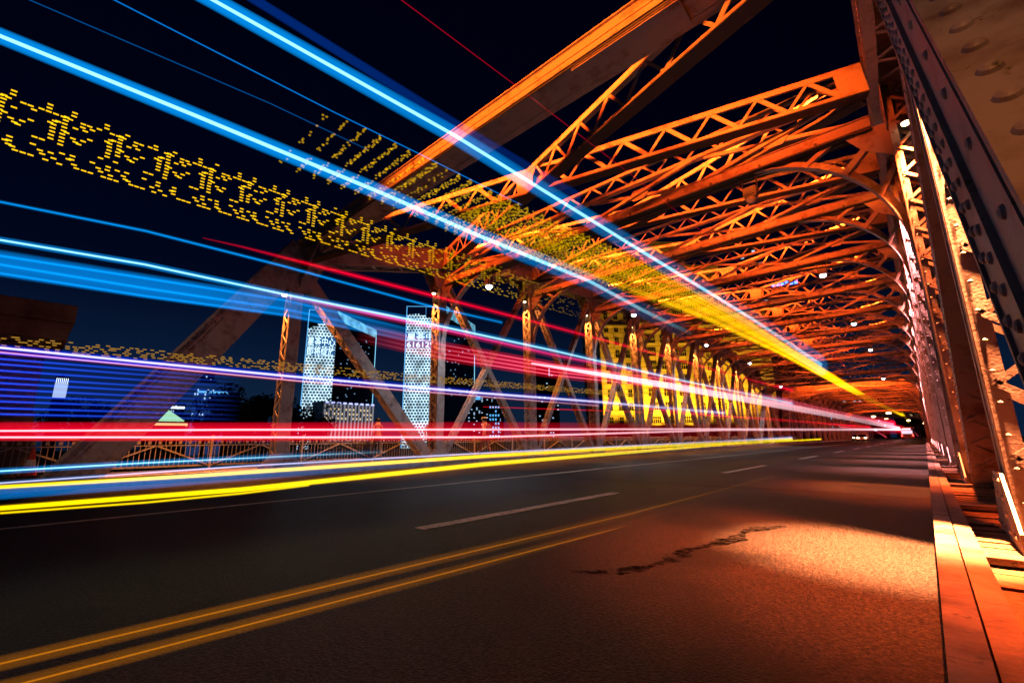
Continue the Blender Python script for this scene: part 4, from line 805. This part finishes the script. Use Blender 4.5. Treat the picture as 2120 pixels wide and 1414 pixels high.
bd = block('dark blue high-rise between the second and third left posts', -48.0, -43.4, 330, el(5.6, 330), walld, 14, 26, WL, .16, seed=11, crown=(.1, .35, 3, 2.6, LEDB))
block('bluish high-rise with scattered lit windows behind the third left post', -40.3, -36.3, 360, el(9.0, 360), walld, 12, 34, WL, .12, seed=12)
block('low dark block with a cyan lit corner beside the third left post', -45.3, -43.9, 300, el(4.4, 300), walld, 4, 8, LEDB, .7, seed=14)
# white arcaded building
P0 = az(-65.3, 470, G); P1 = az(-59.45, 500, G); rt, Wd = facade_frame('colonnaded_building', P0, P1); tag(rt, 'low white colonnaded building with violet lights along its cornice, under the shorter tower', 'building')
H = el(4.5, 480)-G
b = MB(); b.box(0, Wd, 0, 20, 0, H); b.box(-.5, Wd+.5, -1, 21, H, H+1.2); b.build('walls', wallw, rt)
pil = None
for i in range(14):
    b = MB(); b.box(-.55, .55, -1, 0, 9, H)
    o = b.build('pilaster', emit('glowing_pilaster', (.42, .42, .5), .55, False), rt) if pil is None else pil.copy()  # pilasters emit by themselves, standing in for floodlight on them
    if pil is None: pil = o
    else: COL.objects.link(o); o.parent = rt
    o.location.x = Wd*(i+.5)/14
wn = None
for i in range(13):
    for k in range(3):
        if (i*3+k) % 4 == 0: continue
        b = MB(); b.box(-.6, .6, -.3, 0, 0, 2)
        o = b.build('window', WY, rt) if wn is None else wn.copy()
        if wn is None: wn = o
        else: COL.objects.link(o); o.parent = rt
        o.location = (Wd*(i+1)/14, 0, H-7-k*4.5)
b = MB()
for i in range(9): b.box(Wd*(i+.2)/9, Wd*(i+.75)/9, -1.4, -1.1, H-.6, H+.9)
b.build('cornice_lights', emit('violet_lights', (.4, .45, 1), 2.0, False), rt)
# floodlit yellow building
yw = mat('cream_stone', (.42, .34, .2), .8, 0, ((.3, .24, .14), .45, .7), 0, 20, .25)
n = yw.node_tree; br = n.nodes.new('ShaderNodeTexBrick'); tcn = n.nodes.new('ShaderNodeTexCoord'); mp = n.nodes.new('ShaderNodeMapping'); mp.inputs['Rotation'].default_value = (R(90), 0, 0)
n.links.new(tcn.outputs['Object'], mp.inputs[0]); n.links.new(mp.outputs[0], br.inputs[0]); br.inputs['Scale'].default_value = 1; br.inputs['Brick Width'].default_value = 5; br.inputs['Row Height'].default_value = 1.7; br.inputs['Mortar Size'].default_value = .09
br.inputs['Color1'].default_value = (1, 1, 1, 1); br.inputs['Color2'].default_value = (.9, .9, .9, 1); br.inputs['Mortar'].default_value = (.35, .33, .3, 1)
mx = n.nodes.new('ShaderNodeMixRGB'); mx.blend_type = 'MULTIPLY'; mx.inputs[0].default_value = 1; bs = n.nodes['Principled BSDF']; old = bs.inputs['Base Color'].links[0].from_socket
n.links.new(old, mx.inputs[1]); n.links.new(br.outputs[0], mx.inputs[2]); n.links.new(mx.outputs[0], bs.inputs['Base Color'])
P0 = az(-30.9, 146, G); P1 = az(-11.4, 170, G); yb, Wd = facade_frame('stone_building', P0, P1)
tag(yb, 'tall cream stone building floodlit yellow from its foot, seen through the left truss', 'building')
H = 74
b = MB(); b.box(0, 12, .0, 26, 0, H*.74); b.box(12, 30, -3.0, 26, 0, H); b.box(30, 43, -.6, 26, 0, H*.9); b.box(43, Wd, 1.0, 26, 0, H*.72)
for x in (0, 11.2, 29.2, 42.2): b.box(x, x+.8, -3.5 if 10 < x < 31 else -.9, -.1 if x != 11.2 and x != 29.2 else -3.0, 0, H*.72)
for zz in (12, H*.60): b.box(-.4, 11.98, -.5, -.01, zz, zz+.7); b.box(12.82, 29.18, -3.5, -3.01, zz, zz+.7); b.box(30.02, 42.18, -1.1, -.61, zz, zz+.7)
b.build('walls', yw, yb)
frame = None; cnt = 0
for (x0, x1, yy, nn_, ht, wdt) in ((1, 11, 0, 3, .70, 1.3), (13.5, 28.5, -3.0, 3, .95, 3.2), (31, 41.5, -.6, 3, .86, 1.4), (44, Wd-1, 1.0, 2, .70, 2.4)):
    for k in range(int((H*ht-12)/4.3)):
        if cnt >= 92: break
        for i in range(nn_):
            key = (wdt,)
            xx = x0+(x1-x0)*(i+.5)/nn_; z = 12.6+k*4.3
            b = MB(); b.box(-wdt/2, wdt/2, -.1, .1, 0, 2.2)
            nm = 'win_%s' % wdt
            if nm not in MATS or True:
                pr = bpy.data.objects.get('window_proto_%s' % wdt)
            if not hasattr(yb, 'foo'): pass
            if wdt not in (PW := globals().setdefault('PWIN', {})):
                o = b.build('window', WD, yb); PW[wdt] = o
                b2 = MB(); b2.box(-wdt/2-.12, wdt/2+.12, -.28, -.101, -.16, 0)
                for q in range(1, int(wdt/.7)+1): xq = -wdt/2+wdt*q/(int(wdt/.7)+1); b2.box(xq-.05, xq+.05, -.16, -.101, .02, 2.2)
                b2.box(-wdt/2, wdt/2, -.155, -.102, 1.3, 1.38); b2.build('window_frame', yw, o)
            else: o = copy_tree(PW[wdt], yb)
            o.location = (xx, yy-.06, z); cnt += 1
d = (P1-P0).normalized(); nrm = V((d.y, -d.x, 0))
for t in (2, 9, 16, 21, 27, 35, 41, 47):
    p = P0+d*t+nrm*9.0; lamp('facade_floodlight', 'SPOT', (p.x, p.y, 2.0), tuple(P0+d*t+nrm*(1.0)+V((0, 0, 8+20))), 46000, (1, .52, .02), None, spot_size=R(100), spot_blend=1, shadow_soft_size=.3)
block('dark tall block with sparse pale windows seen above the far bracing', -12.4, -7.0, 230, el(13.5, 230), walld, 8, 26, mat('unlit_window_pale', (.12, .16, .16), .4), .5, seed=21, zlo=10)
sg = block('tall dark tower beyond the roof bracing with a lit cyan strip', -13.4, -11.0, 300, el(21.5, 300), walld, 4, 20, WL, .12, seed=22, zlo=60)
# blue rooftop sign seen through the bracing
P0 = az(-9.2, 260); bs_ = empty('rooftop_sign', (P0.x, P0.y, el(16.4, 260)), R(10)); tag(bs_, 'blue neon lights on a rooftop seen between the roof bracing', 'neon sign')
b = MB()
for i in range(6): b.box(i*2.0-6, i*2.0-4.5, 0, .3, 0+(i % 2)*.3, 1.9+(i % 2)*.4)
b.build('neon_letters', BLU, bs_)
b = MB(); b.box(-5.5, 5.5, .31, .6, -.8, -.4); b.box(-5, -4.7, .31, .6, -70, -.8); b.box(4.7, 5, .31, .6, -70, -.8); b.build('sign_frame', walld, bs_)
# pavilion
pv = empty('pavilion', az(-80.0, 158, G)); pv.rotation_euler.z = R(80); tag(pv, 'pavilion with a glowing green-white tent roof beyond the low end of the left truss', 'pavilion')
b = MB(); b.prism([V((-4.2, -3, 14.2)), V((4.2, -3, 14.2)), V((-1, 0, 18.2))], (0, 1, 0), 6); b.build('tent_roof', emit('lit_tent', (.5, 1, .55), .75, False), pv)
b = MB(); b.box(-5, 5, -3, 3, 12.9, 13.5); b.build('lit_eave', emit('warm_eave', (1, .7, .3), .9, False), pv)
b = MB(); b.box(-4.6, 4.6, -2.6, 2.6, 0, 12.9); b.build('walls', walld, pv)

p = az(-76.5, 330, 6)
lamp('blue_wash', 'SPOT', (p.x, p.y, -4), tuple(az(-76.6, 382, 28)), 60000, (.25, .5, 1), None, spot_size=R(110), spot_blend=1)  # added blue spot standing in for city glow on the slab
# ---------------------------------------------------------------- trees and shrubs
leafm = mat('night_foliage', (.045, .07, .03), .8, 0, ((.02, .03, .012), .4, .6), 0, 20, .6); bark = mat('bark', (.06, .045, .03), .9)
def tree(loc, h, r, label, seed, name='tree', n_=900):
    rd = random.Random(seed); rt = empty(name, loc, rd.uniform(0, 6)); tag(rt, label, 'tree', 'trees along the far bank')
    b = MB(); b.tube([(V((0, 0, 0)), h*.035), (V((0, 0, h*.4)), h*.025), (V((h*.03, 0, h*.75)), h*.01)], None, 8)
    for k in range(5):
        a = rd.uniform(0, 6.28); b.tube([(V((0, 0, h*.35+k*h*.06)), h*.015), (V((math.cos(a)*r*.6, math.sin(a)*r*.6, h*.6+k*h*.05)), h*.004)], None, 6)
    b.build('trunk', bark, rt)
    cl = [(V((rd.gauss(0, r*.42), rd.gauss(0, r*.42), h*(.42+.5*rd.random()))), r*rd.uniform(.22, .42)) for _ in range(16)]
    b = MB()
    for _ in range(n_):
        c, cr_ = rd.choice(cl); p = c+V((rd.gauss(0, 1), rd.gauss(0, 1), rd.gauss(0, .8))).normalized()*cr_*rd.uniform(.6, 1.05)
        u = V((rd.gauss(0, 1), rd.gauss(0, 1), rd.gauss(0, 1))).normalized(); v = u.orthogonal().normalized(); s = h*rd.uniform(.014, .034); i = len(b.v)
        b.v += [p-u*s, p+v*s*.6, p+u*s, p-v*s*.6]; b.f.append((i, i+1, i+2, i+3))
    b.build('crown', leafm, rt); return rt
LT = [(-86.3, 210, 23, 'rounded dark tree just right of the stone pylon'), (-84.6, 205, 20, 'low dark tree between the stone pylon and the end post'),
      (-76.6, 190, 23, 'leftmost dark tree in front of the pale blue slab'), (-74.8, 180, 27, 'tallest spiky dark tree in front of the pale blue slab'), (-72.9, 185, 26.5, 'dark tree directly left of the first post'), (-71.0, 180, 25, 'dark tree directly behind the first post'),
      (-69.2, 175, 24, 'broad dark tree at the foot of the shorter tower'), (-67.4, 180, 21, 'dark tree in front of the left end of the colonnaded building'), (-65.6, 178, 16, 'low dark tree in front of the colonnaded building')]
for i, (a, r, h, lab) in enumerate(LT): tree(az(a, r, G), h, h*.42, lab, 30+i, n_=1400)
for i in range(12):
    a = -31.5+i*1.9; tree(az(a, 128+i*1.2, G), 10.6+1.6*math.sin(i*2.1), 3.6, 'dark shrub %s along the foot of the floodlit yellow building' % ['first', 'second', 'third', 'fourth', 'fifth', 'sixth', 'seventh', 'eighth', 'ninth', 'tenth', 'eleventh', 'twelfth'][i], 60+i, 'shrub', 500)

# ---------------------------------------------------------------- far end of the bridge
sl = None
for i, (x, y, lab) in enumerate([(-13.5, 190, 'far street lamp on the left where the road leaves the bridge'), (-6.0, 250, 'far street lamp above the middle of the road end'), (3.2, 170, 'far street lamp just left of the right truss end'), (2.4, 230, 'farthest street lamp by the right truss end'), (-20, 240, 'far street lamp left of the road end')]):
    if sl is None:
        sl = empty('street_lamp'); b = MB(); b.tube([(V((0, 0, 0)), .12), (V((0, 0, 6.5)), .07), (V((.3, 0, 7.2)), .05), (V((1.6, 0, 7.4)), .05)], None, 8); b.build('pole', STEELD, sl)
        b = MB(); b.tube([(V((1.3, 0, 7.3)), .22), (V((1.9, 0, 7.32)), .30), (V((2.4, 0, 7.3)), .16)], None, 10); b.build('lamp_head', emit('street_lamp_glow', (1, .62, .25), 12, False), sl); r = sl
    else: r = copy_tree(sl)
    r.location = (x, y, RZ); tag(r, lab, 'street lamp', 'street lamps past the bridge')
def car(loc, label, col):
    rt = empty('car', loc); tag(rt, label, 'car', 'cars at the far end')
    b = MB(); pr = [(-2.1, .35), (-2.15, .75), (-1.3, .88), (-.7, 1.4), (.8, 1.42), (1.6, .95), (2.15, .85), (2.2, .35)]
    b.prism([V((-.85, y, z)) for y, z in pr], (1, 0, 0), 1.7); b.build('body', mat('car_paint_'+label[:5].strip(), col, .3, .3), rt)
    b = MB(); b.prism([V((-.72, -1.33, .86)), V((.72, -1.33, .86)), V((.6, -.78, 1.34)), V((-.6, -.78, 1.34))], (0, -1, .6), .03); b.build('windscreen', WD, rt)
    for s in (-1, 1):
        b = MB(); b.box(s*.62-.2, s*.62+.2, -2.2, -2.1, .58, .76); b.build('headlight', emit('headlight', (1, .72, .35), 14, False), rt)
        for y in (-1.35, 1.4): b = MB(); b.tube([(V((s*.88-.09, y, .32)), .32), (V((s*.88+.09, y, .32)), .32)], None, 14); b.build('wheel', BLACK, rt)
car((-9.6, 118, RZ), 'silver car with warm headlights coming over the far end in the left lane', (.4, .4, .42))
car((-11.6, 132, RZ), 'dark car with warm headlights behind the silver one, nearer the left kerb', (.05, .05, .06))

# the town closing the view at the end of the road
block('low dark building closing the left side of the road end', -17.5, -8.0, 430, 20, walld, 18, 6, WY, .2, seed=31, zlo=0)
block('tallest dark building straight down the road end', -7.5, -2.5, 520, 48, walld, 12, 12, WL, .14, seed=32, zlo=4)
block('dark building right of the road end behind the right truss', -2.0, 5.0, 450, 30, walld, 14, 8, WY, .15, seed=33, zlo=4)
for i, (a, r, h) in enumerate([(-7.2, 330, 20), (-4.6, 300, 17), (-2.6, 340, 22), (-.9, 290, 18), (.8, 320, 22)]):
    tree(az(a, r, G+6), h, h*.42, '%s dark tree past the far end of the bridge, counted from the left' % ORDN(i+1), 90+i, n_=500)

bus = empty('bus', (-3.3, 152, RZ)); tag(bus, 'distant bus seen from behind with red tail lights, under the end of the gold band', 'bus')
b = MB(); b.box(-1.25, 1.25, 0, 11, .35, 3.0); b.box(-1.15, 1.15, .3, 10.6, 3.0, 3.25); b.box(-1.25, 1.25, -.08, 0, .35, .7); b.build('body', mat('bus_paint', (.25, .05, .04), .35), bus)
b = MB(); b.box(-1.05, 1.05, -.03, 0, 1.5, 2.35); b.build('rear_window', emit('bus_interior', (.9, .7, .85), 1.1, False), bus)
b = MB(); b.box(-.8, .8, -.05, 0, 2.5, 2.85); b.build('route_sign', emit('route_sign_pink', (1, .45, .6), 3, False), bus)
for s in (-1, 1):
    b = MB(); b.box(s*1.05-.12, s*1.05+.12, -.06, 0, .9, 1.3); b.build('tail_light', emit('tail_light_red', (1, .03, .02), 14, False), bus)
    b = MB(); b.tube([(V((s*1.1-.13, 2.5, .45)), .45), (V((s*1.1+.13, 2.5, .45)), .45)], None, 14); b.tube([(V((s*1.1-.13, 8.5, .45)), .45), (V((s*1.1+.13, 8.5, .45)), .45)], None, 14); b.build('wheels', BLACK, bus)
for i, (x, y, lab) in enumerate([(-8.5, 165, 'far street lamp over the left lane just past the bridge'), (-1.2, 205, 'far street lamp low in the gap between bus and right truss'), (-11.5, 215, 'far street lamp left of the distant bus')]):
    r = copy_tree(sl); r.location = (x, y, RZ-2.2*(i == 1)); tag(r, lab)
